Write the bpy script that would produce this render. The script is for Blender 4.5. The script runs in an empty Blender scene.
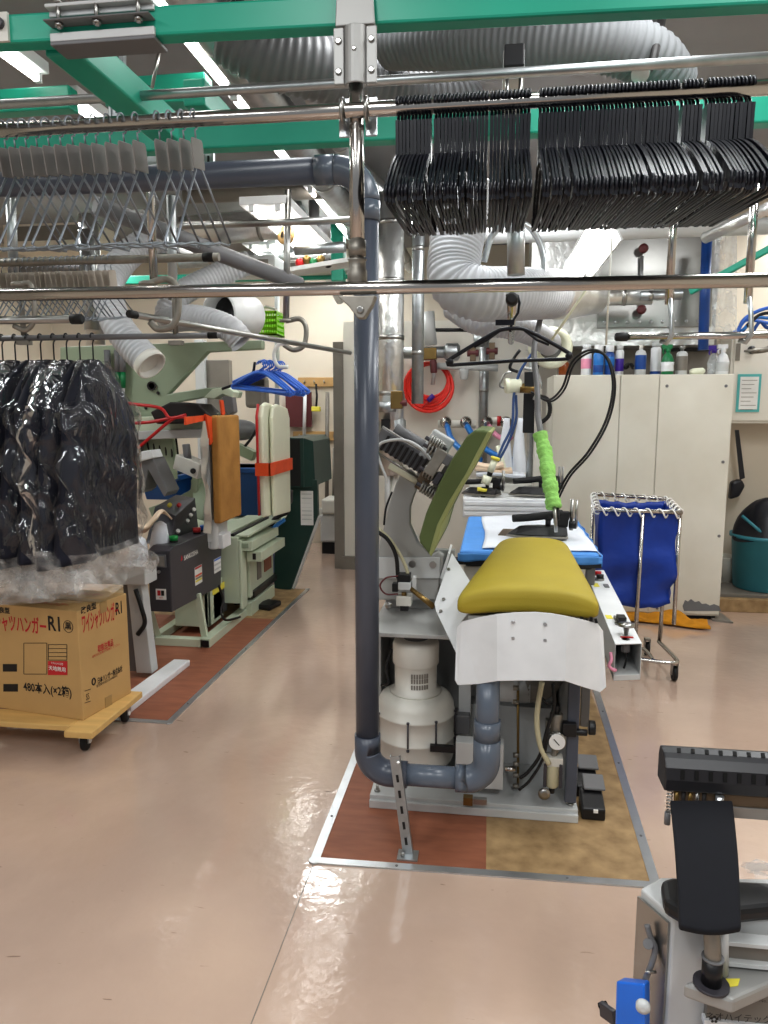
import bpy, bmesh, math, random
from mathutils import Vector, Matrix, Euler
R = math.radians
COL = bpy.context.scene.collection
random.seed(11)
SC = bpy.context.scene

# ------------------------------------------------------------------ camera
YAW, PIT, FPX, CAMH = R(8.0), R(8.0), 740.0, 1.52
_cy, _sy, _cp, _sp = math.cos(YAW), math.sin(YAW), math.cos(PIT), math.sin(PIT)
FW = Vector((-_sy*_cp, _cy*_cp, -_sp)); RT = Vector((_cy, _sy, 0)); UP = RT.cross(FW)
CAMP = Vector((0, 0, CAMH))
def ray(px, py): return FW + RT*((px-384)/FPX) + UP*((512-py)/FPX)
def PY(px, py, Y):
    d = ray(px, py); return CAMP + d*(Y/d.y)
def PZ(px, py, Z):
    d = ray(px, py); return CAMP + d*((Z-CAMH)/d.z)
def PX(px, py, X):
    d = ray(px, py); return CAMP + d*(X/d.x)
cam_d = bpy.data.cameras.new('camera'); cam = bpy.data.objects.new('camera', cam_d); COL.objects.link(cam)
m = Matrix((RT, UP, -FW)).transposed().to_4x4(); m.translation = CAMP
cam.matrix_world = m
cam_d.sensor_fit = 'VERTICAL'; cam_d.sensor_height = 36.0; cam_d.lens = 36.0*FPX/1024.0
cam_d.clip_start = 0.02; cam_d.clip_end = 60
SC.camera = cam
SC.view_settings.view_transform = 'Standard'
SC.view_settings.look = 'None'; SC.view_settings.gamma = .90; SC.view_settings.exposure = .12

# ------------------------------------------------------------------ materials
def lin(c):
    return tuple(((v/255)/12.92 if v/255 <= .04045 else ((v/255+.055)/1.055)**2.4) for v in c)
def mat(name, rgb, rough=.5, metal=0.0, var=.08, vs=6.0, bump=0.0, bs=40.0, rgb2=None, emit=0, spec=.5, coat=0, stretch=None):
    mt = bpy.data.materials.new(name); mt.use_nodes = True
    nt = mt.node_tree; N = nt.nodes; L = nt.links; b = N['Principled BSDF']
    c = lin(rgb); b.inputs['Roughness'].default_value = rough; b.inputs['Metallic'].default_value = metal
    b.inputs['Specular IOR Level'].default_value = spec; b.inputs['Coat Weight'].default_value = coat
    tc = N.new('ShaderNodeTexCoord'); src = tc.outputs['Object']
    if stretch:
        mp = N.new('ShaderNodeMapping'); mp.inputs['Scale'].default_value = stretch
        L.new(src, mp.inputs['Vector']); src = mp.outputs['Vector']
    nz = N.new('ShaderNodeTexNoise'); nz.inputs['Scale'].default_value = vs; nz.inputs['Detail'].default_value = 5
    L.new(src, nz.inputs['Vector'])
    rp = N.new('ShaderNodeValToRGB')
    rp.color_ramp.elements[0].position = .3; rp.color_ramp.elements[1].position = .72
    c2 = lin(rgb2) if rgb2 else tuple(min(1, v*(1+var)) for v in c)
    c1 = c if rgb2 else tuple(v*(1-var) for v in c)
    rp.color_ramp.elements[0].color = (*c1, 1); rp.color_ramp.elements[1].color = (*c2, 1)
    L.new(nz.outputs['Fac'], rp.inputs['Fac']); L.new(rp.outputs['Color'], b.inputs['Base Color'])
    if bump:
        n2 = N.new('ShaderNodeTexNoise'); n2.inputs['Scale'].default_value = bs; n2.inputs['Detail'].default_value = 3
        L.new(src, n2.inputs['Vector'])
        bp = N.new('ShaderNodeBump'); bp.inputs['Strength'].default_value = bump; bp.inputs['Distance'].default_value = .01
        L.new(n2.outputs['Fac'], bp.inputs['Height']); L.new(bp.outputs['Normal'], b.inputs['Normal'])
    if emit:
        b.inputs['Emission Color'].default_value = (*c, 1); b.inputs['Emission Strength'].default_value = emit
    return mt
K = dict(
 white=mat('white_paint', (226,228,230), .35), offwhite=mat('off_white_paint', (214,212,204), .45),
 cream=mat('cream_panel', (226,222,212), .5, var=.05, vs=3), beige=mat('beige_wall', (222,212,196), .7, var=.03, vs=2),
 cab=mat('aged_cream_steel', (226,224,214), .5, var=.05, vs=2.2, rgb2=(210,206,193)),
 greige=mat('grey_trim', (128,122,114), .5), grey=mat('machine_grey', (168,168,166), .45, var=.05),
 lgrey=mat('light_grey', (196,198,198), .4, var=.05), dgrey=mat('dark_grey_box', (62,60,66), .38, var=.06),
 mgrey=mat('mid_grey', (112,112,114), .45), black=mat('black_plastic', (20,20,23), .38), rub=mat('black_rubber', (16,16,17), .6),
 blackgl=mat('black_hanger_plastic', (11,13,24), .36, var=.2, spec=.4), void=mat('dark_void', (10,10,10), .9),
 chrome=mat('stainless', (190,187,183), .19, 1.0, var=.04), steel=mat('steel', (164,163,160), .3, 1.0, var=.06), galv=mat('galvanised', (178,182,184), .38, .95, var=.12, vs=20),
 cast=mat('cast_steel', (150,146,138), .5, .8, var=.15, vs=25), alu=mat('aluminium', (200,203,206), .32, .85, var=.06, vs=15),
 wire=mat('galvanised_wire', (134,140,146), .4, .7, var=.05), foil=mat('foil_cladding', (214,214,212), .34, .9, var=.08, bump=.9, bs=14),
 brass=mat('brass', (140,116,72), .35, .9), bronze=mat('bronze', (112,96,78), .4, .7),
 pvc=mat('grey_pvc', (78,84,97), .3, var=.05), pvc2=mat('grey_pvc_elbow', (96,105,118), .25, var=.05),
 green=mat('green_beam_paint', (34,158,132), .38, var=.07, vs=5), pgreen=mat('pale_green_enamel', (196,206,184), .4, var=.06, vs=4),
 pgreen2=mat('sage_enamel', (152,166,142), .45, var=.06, vs=4), dgreen=mat('dark_green_enamel', (30,62,56), .4, var=.1),
 olive=mat('olive_pad', (92,106,62), .75, var=.08, vs=10, bump=.1, bs=300), yel=mat('mustard_cover', (168,150,44), .62, var=.05, vs=4, bump=.08, bs=250),
 khaki=mat('khaki_pad', (150,156,104), .8), blue=mat('blue_cover', (84,150,222), .6, var=.08, vs=8, bump=.25, bs=18), sheet=mat('white_cotton', (226,230,238), .8, var=.02, bump=.15, bs=25),
 nblue=mat('royal_blue_bag', (10,56,150), .5, var=.15, vs=5, bump=.9, bs=6), bin=mat('blue_bin', (24,78,140), .4), bhang=mat('blue_hanger_plastic', (62,114,208), .3),
 bhose=mat('blue_hose', (40,120,196), .35), red=mat('red_hose', (228,52,40), .35), pink=mat('pink_tag', (226,150,176), .5), redp=mat('red_plastic', (190,34,36), .3),
 orange=mat('orange_webbing', (226,84,34), .6, var=.08, vs=15), gold=mat('tan_board_cover', (190,140,72), .8, var=.1, vs=7, rgb2=(166,118,56), bump=.2, bs=30),
 ivory=mat('ivory_board', (226,228,206), .4, var=.03), lime=mat('lime_towel', (150,204,112), .95, var=.12, vs=30, bump=.8, bs=60), limep=mat('lime_plastic', (150,232,20), .35),
 teal=mat('teal_plastic', (62,136,152), .4, var=.08), card=mat('cardboard', (196,160,106), .75, var=.05, vs=5), tape=mat('packing_tape', (170,140,92), .3),
 ply=mat('pale_plywood', (214,176,112), .55, var=.1, vs=4, stretch=(1,8,8)), brown=mat('brown_plywood', (158,100,74), .5, var=.16, vs=4, stretch=(1.5,6,1), rgb2=(132,80,58)),
 tan=mat('tan_plywood', (176,148,108), .55, var=.2, vs=5, rgb2=(134,108,74), stretch=(3,3,3)), wood=mat('peg_rail_wood', (196,158,104), .55, var=.1, vs=8), maroon=mat('maroon_plastic', (98,44,46), .5),
 hosew=mat('white_flexible_duct', (182,184,188), .55, var=.05), dk=mat('ink_black', (26,22,22), .6), inkr=mat('ink_red', (196,40,46), .6), inkw=mat('ink_white', (236,234,230), .6),
 clearhose=mat('clear_braided_hose', (196,190,160), .3), ylab=mat('yellow_label', (226,214,80), .6), paper=mat('paper', (232,232,230), .7), cblue=mat('bright_blue_paint', (28,116,226), .3),
 satin=mat('satin_steel', (168,168,166), .5, .5, var=.05), ceil=mat('ceiling_board', (146,145,146), .9, var=.03), rag=mat('ochre_rag', (196,134,30), .95, var=.2, vs=14, bump=.6, bs=25), navy=mat('navy_cloth', (20,22,38), .85, var=.25, vs=9),
 pad=mat('black_pad_cloth', (13,14,22), .92, var=.1, vs=40), bagb=mat('dark_bag', (22,24,34), .35, var=.2, bump=.5, bs=12), gplast=mat('green_plastic', (20,120,70), .35), tagp=mat('grey_hanger_plate', (116,111,107), .45, var=.12, vs=9),
 dblue=mat('blue_valve_pipe', (30,74,146), .35), purple=mat('violet_cap', (70,40,150), .35), cloth=mat('folded_beige_cloth', (228,206,182), .9, bump=.2, bs=30), amber=mat('amber_glass', (120,60,20), .2),
 tube=mat('lit_fluorescent_tube', (255,252,246), .4, emit=11, var=0), grn=mat('green_button', (20,150,70), .3), tagp2=mat('beige_hanger_plate', (172,162,150), .45), slate=mat('slate_blue_hose', (58,86,136), .35), tealp=mat('teal_folder', (90,180,180), .5), dust=mat('dust_grey', (118,120,122), .9))

def clear_mat(name, tint, a0, a1, bump=1.0, bs=16, rough=.14, stretch=(1, 1, 1)):
    mt = bpy.data.materials.new(name); mt.use_nodes = True
    nt = mt.node_tree; N = nt.nodes; L = nt.links; b = N['Principled BSDF']
    b.inputs['Base Color'].default_value = (*lin(tint), 1); b.inputs['Roughness'].default_value = rough
    b.inputs['Specular IOR Level'].default_value = .9
    tc = N.new('ShaderNodeTexCoord'); mp = N.new('ShaderNodeMapping'); mp.inputs['Scale'].default_value = stretch
    L.new(tc.outputs['Object'], mp.inputs['Vector'])
    nz = N.new('ShaderNodeTexNoise'); nz.inputs['Scale'].default_value = bs; nz.inputs['Detail'].default_value = 4; nz.inputs['Distortion'].default_value = .6
    L.new(mp.outputs['Vector'], nz.inputs['Vector'])
    mr = N.new('ShaderNodeMapRange'); mr.inputs['From Min'].default_value = .42; mr.inputs['From Max'].default_value = .72
    mr.inputs['To Min'].default_value = a0; mr.inputs['To Max'].default_value = a1
    L.new(nz.outputs['Fac'], mr.inputs['Value'])
    bp = N.new('ShaderNodeBump'); bp.inputs['Strength'].default_value = bump; bp.inputs['Distance'].default_value = .02
    L.new(nz.outputs['Fac'], bp.inputs['Height']); L.new(bp.outputs['Normal'], b.inputs['Normal'])
    tr = N.new('ShaderNodeBsdfTransparent'); mx = N.new('ShaderNodeMixShader')
    L.new(mr.outputs['Result'], mx.inputs['Fac']); L.new(tr.outputs['BSDF'], mx.inputs[1]); L.new(b.outputs['BSDF'], mx.inputs[2])
    L.new(mx.outputs['Shader'], N['Material Output'].inputs['Surface'])
    return mt
def film_mat(name, f0, f1, white, sc, stretch):
    mt = bpy.data.materials.new(name); mt.use_nodes = True
    nt = mt.node_tree; N = nt.nodes; L = nt.links; N.remove(N['Principled BSDF'])
    tc = N.new('ShaderNodeTexCoord'); mp = N.new('ShaderNodeMapping'); mp.inputs['Scale'].default_value = stretch; L.new(tc.outputs['Object'], mp.inputs['Vector'])
    nz = N.new('ShaderNodeTexNoise'); nz.noise_type = 'RIDGED_MULTIFRACTAL'; nz.inputs['Scale'].default_value = sc; nz.inputs['Detail'].default_value = 4; nz.inputs['Distortion'].default_value = 1.2; L.new(mp.outputs['Vector'], nz.inputs['Vector'])
    bp = N.new('ShaderNodeBump'); bp.inputs['Strength'].default_value = 1.0; bp.inputs['Distance'].default_value = .06; L.new(nz.outputs['Fac'], bp.inputs['Height'])
    gl = N.new('ShaderNodeBsdfGlossy'); gl.inputs['Roughness'].default_value = .10; gl.inputs['Color'].default_value = (.95,.97,1,1); L.new(bp.outputs['Normal'], gl.inputs['Normal'])
    df = N.new('ShaderNodeBsdfDiffuse'); df.inputs['Color'].default_value = (.8,.82,.86,1); L.new(bp.outputs['Normal'], df.inputs['Normal'])
    tr = N.new('ShaderNodeBsdfTransparent'); fr = N.new('ShaderNodeFresnel'); fr.inputs['IOR'].default_value = 1.5; L.new(bp.outputs['Normal'], fr.inputs['Normal'])
    mr = N.new('ShaderNodeMapRange'); mr.inputs['To Min'].default_value = f0; mr.inputs['To Max'].default_value = .55; L.new(fr.outputs['Fac'], mr.inputs['Value'])
    m1 = N.new('ShaderNodeMixShader'); L.new(mr.outputs['Result'], m1.inputs['Fac']); L.new(tr.outputs['BSDF'], m1.inputs[1]); L.new(gl.outputs['BSDF'], m1.inputs[2])
    r2 = N.new('ShaderNodeMapRange'); r2.inputs['From Min'].default_value = white; r2.inputs['From Max'].default_value = white+.5; r2.inputs['To Max'].default_value = f1; L.new(nz.outputs['Fac'], r2.inputs['Value'])
    m2 = N.new('ShaderNodeMixShader'); L.new(r2.outputs['Result'], m2.inputs['Fac']); L.new(m1.outputs['Shader'], m2.inputs[1]); L.new(df.outputs['BSDF'], m2.inputs[2])
    L.new(m2.outputs['Shader'], N['Material Output'].inputs['Surface']); return mt
K['bag'] = film_mat('clear_poly_bag', .035, .18, .70, 9, (1, 1.6, .5))
def dummy(): pass
K['bag2'] = clear_mat('loose_poly_bag', (215, 213, 210), .10, .50, 1.0, 12, .2, (1, 1, 1))
K['clear'] = clear_mat('clear_plastic', (225, 230, 232), .28, .6, .5, 8)

# ------------------------------------------------------------------ mesh builder
class M:
    def __init__(s): s.v = []; s.f = []; s.mi = []; s.sm = []; s.mats = []
    def _m(s, k):
        mt = K[k] if isinstance(k, str) else k
        if mt not in s.mats: s.mats.append(mt)
        return s.mats.index(mt)
    def add(s, vs, fs, m, smooth=False):
        o = len(s.v); s.v += [Vector(v) for v in vs]; k = s._m(m)
        for f in fs: s.f.append([i+o for i in f]); s.mi.append(k); s.sm.append(smooth)
        return s
    def box(s, x0, x1, y0, y1, z0, z1, m):
        return s.hexa([(x0,y0,z0),(x1,y0,z0),(x1,y1,z0),(x0,y1,z0),(x0,y0,z1),(x1,y0,z1),(x1,y1,z1),(x0,y1,z1)], m)
    def hexa(s, p, m):
        return s.add(p, [(3,2,1,0),(4,5,6,7),(0,1,5,4),(1,2,6,5),(2,3,7,6),(3,0,4,7)], m)
    def ob(s, c, d, m, rx=0, ry=0, rz=0):
        q = Euler((R(rx),R(ry),R(rz))).to_matrix(); c = Vector(c); h = [v/2 for v in d]
        pts = [c+q@Vector((sx*h[0],sy*h[1],sz*h[2])) for sz in (-1,1) for sx,sy in ((-1,-1),(1,-1),(1,1),(-1,1))]
        return s.hexa(pts, m)
    def beam(s, p0, p1, w, h, m, up=(0,0,1)):
        p0 = Vector(p0); p1 = Vector(p1); d = (p1-p0).normalized(); u = Vector(up)
        if abs(d.dot(u)) > .98: u = Vector((1,0,0))
        a = d.cross(u).normalized()*(w/2); b = a.cross(d).normalized()*(h/2)
        return s.hexa([p0-a-b,p0+a-b,p1+a-b,p1-a-b,p0-a+b,p0+a+b,p1+a+b,p1-a+b], m)
    def tube(s, pts, r, m, n=10, closed=False, caps=True):
        pts = [Vector(p) for p in pts]; k = len(pts)
        rs = r if isinstance(r, (list, tuple)) else [r]*k
        ts = []
        for i in range(k):
            a = pts[(i-1) % k] if (i or closed) else pts[i]; b = pts[(i+1) % k] if (i < k-1 or closed) else pts[i]
            t = b-a; ts.append(t.normalized() if t.length > 1e-9 else Vector((0,0,1)))
        u = Vector((0,0,1)) if abs(ts[0].z) < .9 else Vector((1,0,0))
        u = (u-ts[0]*u.dot(ts[0])).normalized(); vs = []
        for i in range(k):
            u = (u-ts[i]*u.dot(ts[i]))
            u = u.normalized() if u.length > 1e-6 else ts[i].orthogonal().normalized()
            w = ts[i].cross(u)
            for j in range(n):
                a = 2*math.pi*j/n; vs.append(pts[i]+(u*math.cos(a)+w*math.sin(a))*rs[i])
        fs = []
        for i in range(k if closed else k-1):
            for j in range(n):
                a = i*n+j; b = i*n+(j+1) % n; i2 = (i+1) % k
                fs.append((a, b, i2*n+(j+1) % n, i2*n+j))
        s.add(vs, fs, m, True)
        if caps and not closed:
            o = len(s.v)-k*n; kk = s._m(m)
            s.f.append([o+j for j in range(n)][::-1]); s.f.append([o+(k-1)*n+j for j in range(n)])
            s.mi += [kk, kk]; s.sm += [False, False]
        return s
    def cyl(s, p0, p1, r, m, r2=None, n=16): return s.tube([p0, p1], [r, r if r2 is None else r2], m, n)
    def lathe(s, prof, c, m, axis=(0,0,1), n=24):
        ax = Vector(axis).normalized(); u = ax.orthogonal().normalized(); w = ax.cross(u); c = Vector(c); vs = []
        for r, z in prof:
            for j in range(n):
                a = 2*math.pi*j/n; vs.append(c+ax*z+(u*math.cos(a)+w*math.sin(a))*r)
        fs = [(i*n+j, i*n+(j+1) % n, (i+1)*n+(j+1) % n, (i+1)*n+j) for i in range(len(prof)-1) for j in range(n)]
        s.add(vs, fs, m, True); o = len(s.v)-len(prof)*n; kk = s._m(m)
        s.f.append([o+j for j in range(n)][::-1]); s.f.append([o+(len(prof)-1)*n+j for j in range(n)])
        s.mi += [kk, kk]; s.sm += [False, False]; return s
    def prism(s, poly, d, m, smooth=False):
        d = Vector(d); p = [Vector(q) for q in poly]; n = len(p)
        fs = [tuple(range(n))[::-1], tuple(range(n, 2*n))]+[(i, (i+1) % n, n+(i+1) % n, n+i) for i in range(n)]
        return s.add(p+[q+d for q in p], fs, m, smooth)
    def xz(s, pts, y0, y1, m): return s.prism([(x, y0, z) for x, z in pts], (0, y1-y0, 0), m)
    def yz(s, pts, x0, x1, m): return s.prism([(x0, y, z) for y, z in pts], (x1-x0, 0, 0), m)
    def xy(s, pts, z0, z1, m): return s.prism([(x, y, z0) for x, y in pts], (0, 0, z1-z0), m)
    def sph(s, c, r, m, sc=(1,1,1), nu=16, nv=10):
        vs = []; fs = []
        for i in range(nv+1):
            t = math.pi*i/nv
            for j in range(nu):
                a = 2*math.pi*j/nu
                vs.append((c[0]+r*sc[0]*math.sin(t)*math.cos(a), c[1]+r*sc[1]*math.sin(t)*math.sin(a), c[2]+r*sc[2]*math.cos(t)))
        for i in range(nv):
            for j in range(nu): fs.append((i*nu+j, (i+1)*nu+j, (i+1)*nu+(j+1) % nu, i*nu+(j+1) % nu))
        return s.add(vs, fs, m, True)
    def grid(s, fn, nu, nv, m, wrap=False, smooth=True):
        vs = [fn(i/nu, j/nv) for j in range(nv+1) for i in range(nu+(0 if wrap else 1))]
        w = nu if wrap else nu+1
        fs = [(j*w+i, j*w+(i+1) % w, (j+1)*w+(i+1) % w, (j+1)*w+i) for j in range(nv) for i in range(nu)]
        return s.add(vs, fs, m, smooth)
    def spring(s, p0, p1, r, turns, wr, m, n=6):
        p0 = Vector(p0); p1 = Vector(p1); d = p1-p0; a = d.normalized(); u = a.orthogonal().normalized(); w = a.cross(u)
        k = turns*10
        return s.tube([p0+d*(i/k)+(u*math.cos(i*.628)+w*math.sin(i*.628))*r for i in range(k+1)], wr, m, n)
    def hose(s, path, r, m, pitch=.03, depth=.07, n=20):
        pts = cr(path, 10); L = [0]
        for a, b in zip(pts, pts[1:]): L.append(L[-1]+(b-a).length)
        k = max(8, int(L[-1]/pitch*4)); out = []; rs = []; j = 0
        for i in range(k+1):
            t = L[-1]*i/k
            while j < len(L)-2 and L[j+1] < t: j += 1
            f = (t-L[j])/max(1e-9, L[j+1]-L[j]); out.append(pts[j].lerp(pts[j+1], f))
            rs.append(r*(1+depth*(.5-abs((i % 4)-2)/2.0)))
        return s.tube(out, rs, m, n, caps=False)
    def bolt(s, c, d, r, m='steel', h=.006, n=6):
        c = Vector(c); d = Vector(d).normalized(); return s.cyl(c, c+d*h, r, m, r*.9, n)
    def text(s, body, c, right, up, size, m, align='CENTER', sx=1.0, off=.0012, bold=0):
        cu = bpy.data.curves.new('t', 'FONT'); cu.body = body; cu.size = size; cu.align_x = align; cu.align_y = 'CENTER'; cu.resolution_u = 2; cu.offset = bold*size
        ob = bpy.data.objects.new('t', cu); COL.objects.link(ob)
        bpy.context.view_layer.update(); me = ob.evaluated_get(bpy.context.evaluated_depsgraph_get()).to_mesh()
        r = Vector(right).normalized(); u = Vector(up).normalized(); n = r.cross(u); c = Vector(c)+n*off
        s.add([c+r*v.co.x*sx+u*v.co.y for v in me.vertices], [tuple(p.vertices) for p in me.polygons], m)
        bpy.data.objects.remove(ob); bpy.data.curves.remove(cu); return s
    def build(s, name, parent=None, bevel=0, seg=2, solid=0, sub=0):
        o = Vector((0,0,0)); p = parent
        while p is not None: o += p.location; p = p.parent
        c = o
        if parent is None and s.v:
            xs = [v.x for v in s.v]; ys = [v.y for v in s.v]; zs = [v.z for v in s.v]
            c = Vector(((min(xs)+max(xs))/2, (min(ys)+max(ys))/2, min(zs)))
        me = bpy.data.meshes.new(name); me.from_pydata([v-c for v in s.v], [], s.f)
        for mt in s.mats: me.materials.append(mt)
        me.polygons.foreach_set('material_index', s.mi); me.polygons.foreach_set('use_smooth', s.sm); me.update()
        bm = bmesh.new(); bm.from_mesh(me); bmesh.ops.recalc_face_normals(bm, faces=bm.faces); bm.to_mesh(me); bm.free()
        ob = bpy.data.objects.new(name, me); COL.objects.link(ob); ob.parent = parent
        if parent is None: ob.location = c
        if solid:
            md = ob.modifiers.new('s', 'SOLIDIFY'); md.thickness = solid; md.offset = 0
        if sub:
            md = ob.modifiers.new('u', 'SUBSURF'); md.levels = sub; md.render_levels = sub
        if bevel:
            md = ob.modifiers.new('b', 'BEVEL'); md.width = bevel; md.segments = seg; md.limit_method = 'ANGLE'; md.angle_limit = R(40)
        return ob
def cr(pts, n=8):
    p = [Vector(q) for q in pts]
    if len(p) < 3: return [p[0].lerp(p[-1], i/n) for i in range(n+1)]
    p = [p[0]*2-p[1]]+p+[p[-1]*2-p[-2]]; out = []
    for i in range(1, len(p)-2):
        a, b, c, d = p[i-1:i+3]
        for k in range(n):
            t = k/n; out.append(.5*((2*b)+(c-a)*t+(2*a-5*b+4*c-d)*t*t+(3*b-a-3*c+d)*t**3))
    return out+[p[-2]]
def arc(c, r, a0, a1, u, w, n=10):
    c = Vector(c); u = Vector(u); w = Vector(w)
    return [c+(u*math.cos(R(a0+(a1-a0)*i/n))+w*math.sin(R(a0+(a1-a0)*i/n)))*r for i in range(n+1)]
def T(name, label, cat, loc=(0,0,0), group=None):
    o = bpy.data.objects.new(name, None); COL.objects.link(o); o.location = loc; o.empty_display_size = .05
    return tag(o, label, cat, group)
def tag(o, label, cat, group=None):
    o['label'] = label; o['category'] = cat; o['kind'] = 'thing'
    if group: o['group'] = group
    return o
def struct(o): o['kind'] = 'structure'; return o
def stuff(o): o['kind'] = 'stuff'; return o
def dup(o, parent=None):
    c = o.copy(); COL.objects.link(c); c.parent = parent
    for ch in list(o.children): dup(ch, c)
    return c
def place(o, loc, rz=0, rx=0, ry=0):
    o.location = loc; o.rotation_euler = (R(rx), R(ry), R(rz)); return o
def LB(o, label): o['label'] = label; return o
# ------------------------------------------------------------------ room shell
def floor_mat():
    mt = mat('pink_vinyl_floor', (204,179,161), .15, var=.04, vs=1.3, spec=.4); nt = mt.node_tree; N = nt.nodes; L = nt.links; b = N['Principled BSDF']
    tc = N.new('ShaderNodeTexCoord'); old = b.inputs['Base Color'].links[0].from_socket
    # broad worn, dirty patches
    n1 = N.new('ShaderNodeTexNoise'); n1.inputs['Scale'].default_value = 1.1; n1.inputs['Detail'].default_value = 6; L.new(tc.outputs['Object'], n1.inputs['Vector'])
    r1 = N.new('ShaderNodeValToRGB'); r1.color_ramp.elements[0].position = .38; r1.color_ramp.elements[1].position = .68
    r1.color_ramp.elements[0].color = (.80,.79,.80,1); r1.color_ramp.elements[1].color = (1,1,1,1); L.new(n1.outputs['Fac'], r1.inputs['Fac'])
    m1 = N.new('ShaderNodeMix'); m1.data_type = 'RGBA'; m1.blend_type = 'MULTIPLY'; m1.inputs[0].default_value = 1
    L.new(old, m1.inputs[6]); L.new(r1.outputs['Color'], m1.inputs[7])
    # short dark scuffs
    mp = N.new('ShaderNodeMapping'); mp.inputs['Scale'].default_value = (9, 42, 1); mp.inputs['Rotation'].default_value = (0, 0, R(-28)); L.new(tc.outputs['Object'], mp.inputs['Vector'])
    n2 = N.new('ShaderNodeTexNoise'); n2.inputs['Scale'].default_value = 1.0; n2.inputs['Detail'].default_value = 2; n2.inputs['Distortion'].default_value = .8; L.new(mp.outputs['Vector'], n2.inputs['Vector'])
    r2 = N.new('ShaderNodeValToRGB'); r2.color_ramp.elements[0].position = .735; r2.color_ramp.elements[1].position = .76
    r2.color_ramp.elements[0].color = (1,1,1,1); r2.color_ramp.elements[1].color = (.50,.46,.44,1); L.new(n2.outputs['Fac'], r2.inputs['Fac'])
    m2 = N.new('ShaderNodeMix'); m2.data_type = 'RGBA'; m2.blend_type = 'MULTIPLY'; m2.inputs[0].default_value = .8
    L.new(m1.outputs[2], m2.inputs[6]); L.new(r2.outputs['Color'], m2.inputs[7])
    L.new(m2.outputs[2], b.inputs['Base Color'])
    n3 = N.new('ShaderNodeTexNoise'); n3.inputs['Scale'].default_value = 20; n3.inputs['Detail'].default_value = 2; L.new(tc.outputs['Object'], n3.inputs['Vector'])
    bp = N.new('ShaderNodeBump'); bp.inputs['Strength'].default_value = .12; bp.inputs['Distance'].default_value = .01
    L.new(n3.outputs['Fac'], bp.inputs['Height']); L.new(bp.outputs['Normal'], b.inputs['Normal']); L.new(bp.outputs['Normal'], b.inputs['Coat Normal']); b.inputs['Coat Weight'].default_value = .7; b.inputs['Coat Roughness'].default_value = .07; return mt
K['floor'] = floor_mat()
struct(M().box(-5, 3.2, -1.6, 8.6, -.06, 0, 'floor').build('floor'))
struct(M().box(-5, 3.2, -1.6, 8.6, 3.2, 3.26, 'ceil').build('ceiling'))
struct(M().box(-5, 3.2, 8.1, 8.2, 0, 3.2, 'beige').build('wall_back'))
struct(M().box(-5.1, -5, -1.6, 8.2, 0, 3.2, 'beige').build('wall_left'))
struct(M().box(3.1, 3.2, -1.6, 8.2, 0, 3.2, 'beige').build('wall_right'))
struct(M().box(-1.34, 1.95, 6.84, 6.92, .0, 2.3, 'cream').build('wall_partition'))
struct(M().box(1.6, 3.1, 6.5, 6.58, 0, 3.2, 'beige').build('wall_alcove'))
# grey edge post and plinth of the partition, joint in the vinyl
o = M(); p = PZ(340,561,0); o.box(-1.43, -1.34, 6.8, 6.94, 0, 2.12, 'greige'); o.box(-1.36, -.9, 6.78, 6.84, 0, .12, 'greige'); struct(o.build('trim_1'))
o = M(); o.beam((-.56,.2,.0005), (-.556,2.25,.0005), .0025, .001, 'greige'); struct(o.build('trim_2'))

# plywood inlays with aluminium edging
def edging(pts, w, name):
    o = M()
    for a, b in zip(pts, pts[1:]):
        a = Vector(a); b = Vector(b); o.beam(a, b, w, .005, 'alu'); d = (b-a)
        k = max(2, int(d.length/.42))
        for i in range(k): o.cyl(a+d*((i+.5)/k)+Vector((0,0,.002)), a+d*((i+.5)/k)+Vector((0,0,.0042)), .005, 'mgrey', n=8)
    for p in pts: o.cyl(Vector(p)-Vector((0,0,.0025)), Vector(p)+Vector((0,0,.0032)), w*.62, 'alu', n=20)
    return struct(o.build(name))
struct(M().box(-.55, .02, 2.27, 4.2, 0, .003, 'brown').build('floor_plywood'))
struct(M().box(.02, .575, 2.27, 4.2, 0, .003, 'tan').build('floor_plywood'))
edging([(-.55,3.9,.003), (-.555,2.262,.003), (.56,2.285,.003), (.605,3.95,.003), (.61,4.25,.003)], .032, 'trim_3')
o = M(); o.box(-3.2, -1.505, 3.25, 5.05, 0, .003, 'brown'); struct(o.build('floor_plywood'))
struct(M().box(-3.2, -1.505, 5.05, 5.95, 0, .003, 'tan').build('floor_plywood'))
edging([(-3.2,3.25,.003), (-1.515,3.25,.003), (-1.49,5.95,.003)], .03, 'trim_4')

# ------------------------------------------------------------------ light
w = bpy.data.worlds.new('world'); SC.world = w; w.use_nodes = True
w.node_tree.nodes['Background'].inputs[0].default_value = (.93,.96,1,1); w.node_tree.nodes['Background'].inputs[1].default_value = .34
def area(x, y, z, sx, sy, pw, col=(.98,1,1), rot=(0,0,0)):  # added area fill near the ceiling, separate from the modelled tube lamps
    l = bpy.data.lights.new('fill_light', 'AREA'); l.shape = 'RECTANGLE'; l.size = sx; l.size_y = sy; l.energy = pw; l.color = col
    o = bpy.data.objects.new('fill_light', l); COL.objects.link(o); o.location = (x,y,z); o.rotation_euler = [R(a) for a in rot]
for x in (-2.2, -.6, 1.0): area(x, -.35, 3.0, .25, 2.0, 38)
for x, y, pw in ((-3.2,3.2,30), (.1,4.6,24), (1.6,3.2,40), (-1.5,6.9,38), (-3.4,6.2,32), (2.4,5.8,16), (.55,1.9,22), (-.4,3.3,16)): area(x, y, 2.98, .3, 1.3, pw)

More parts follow.
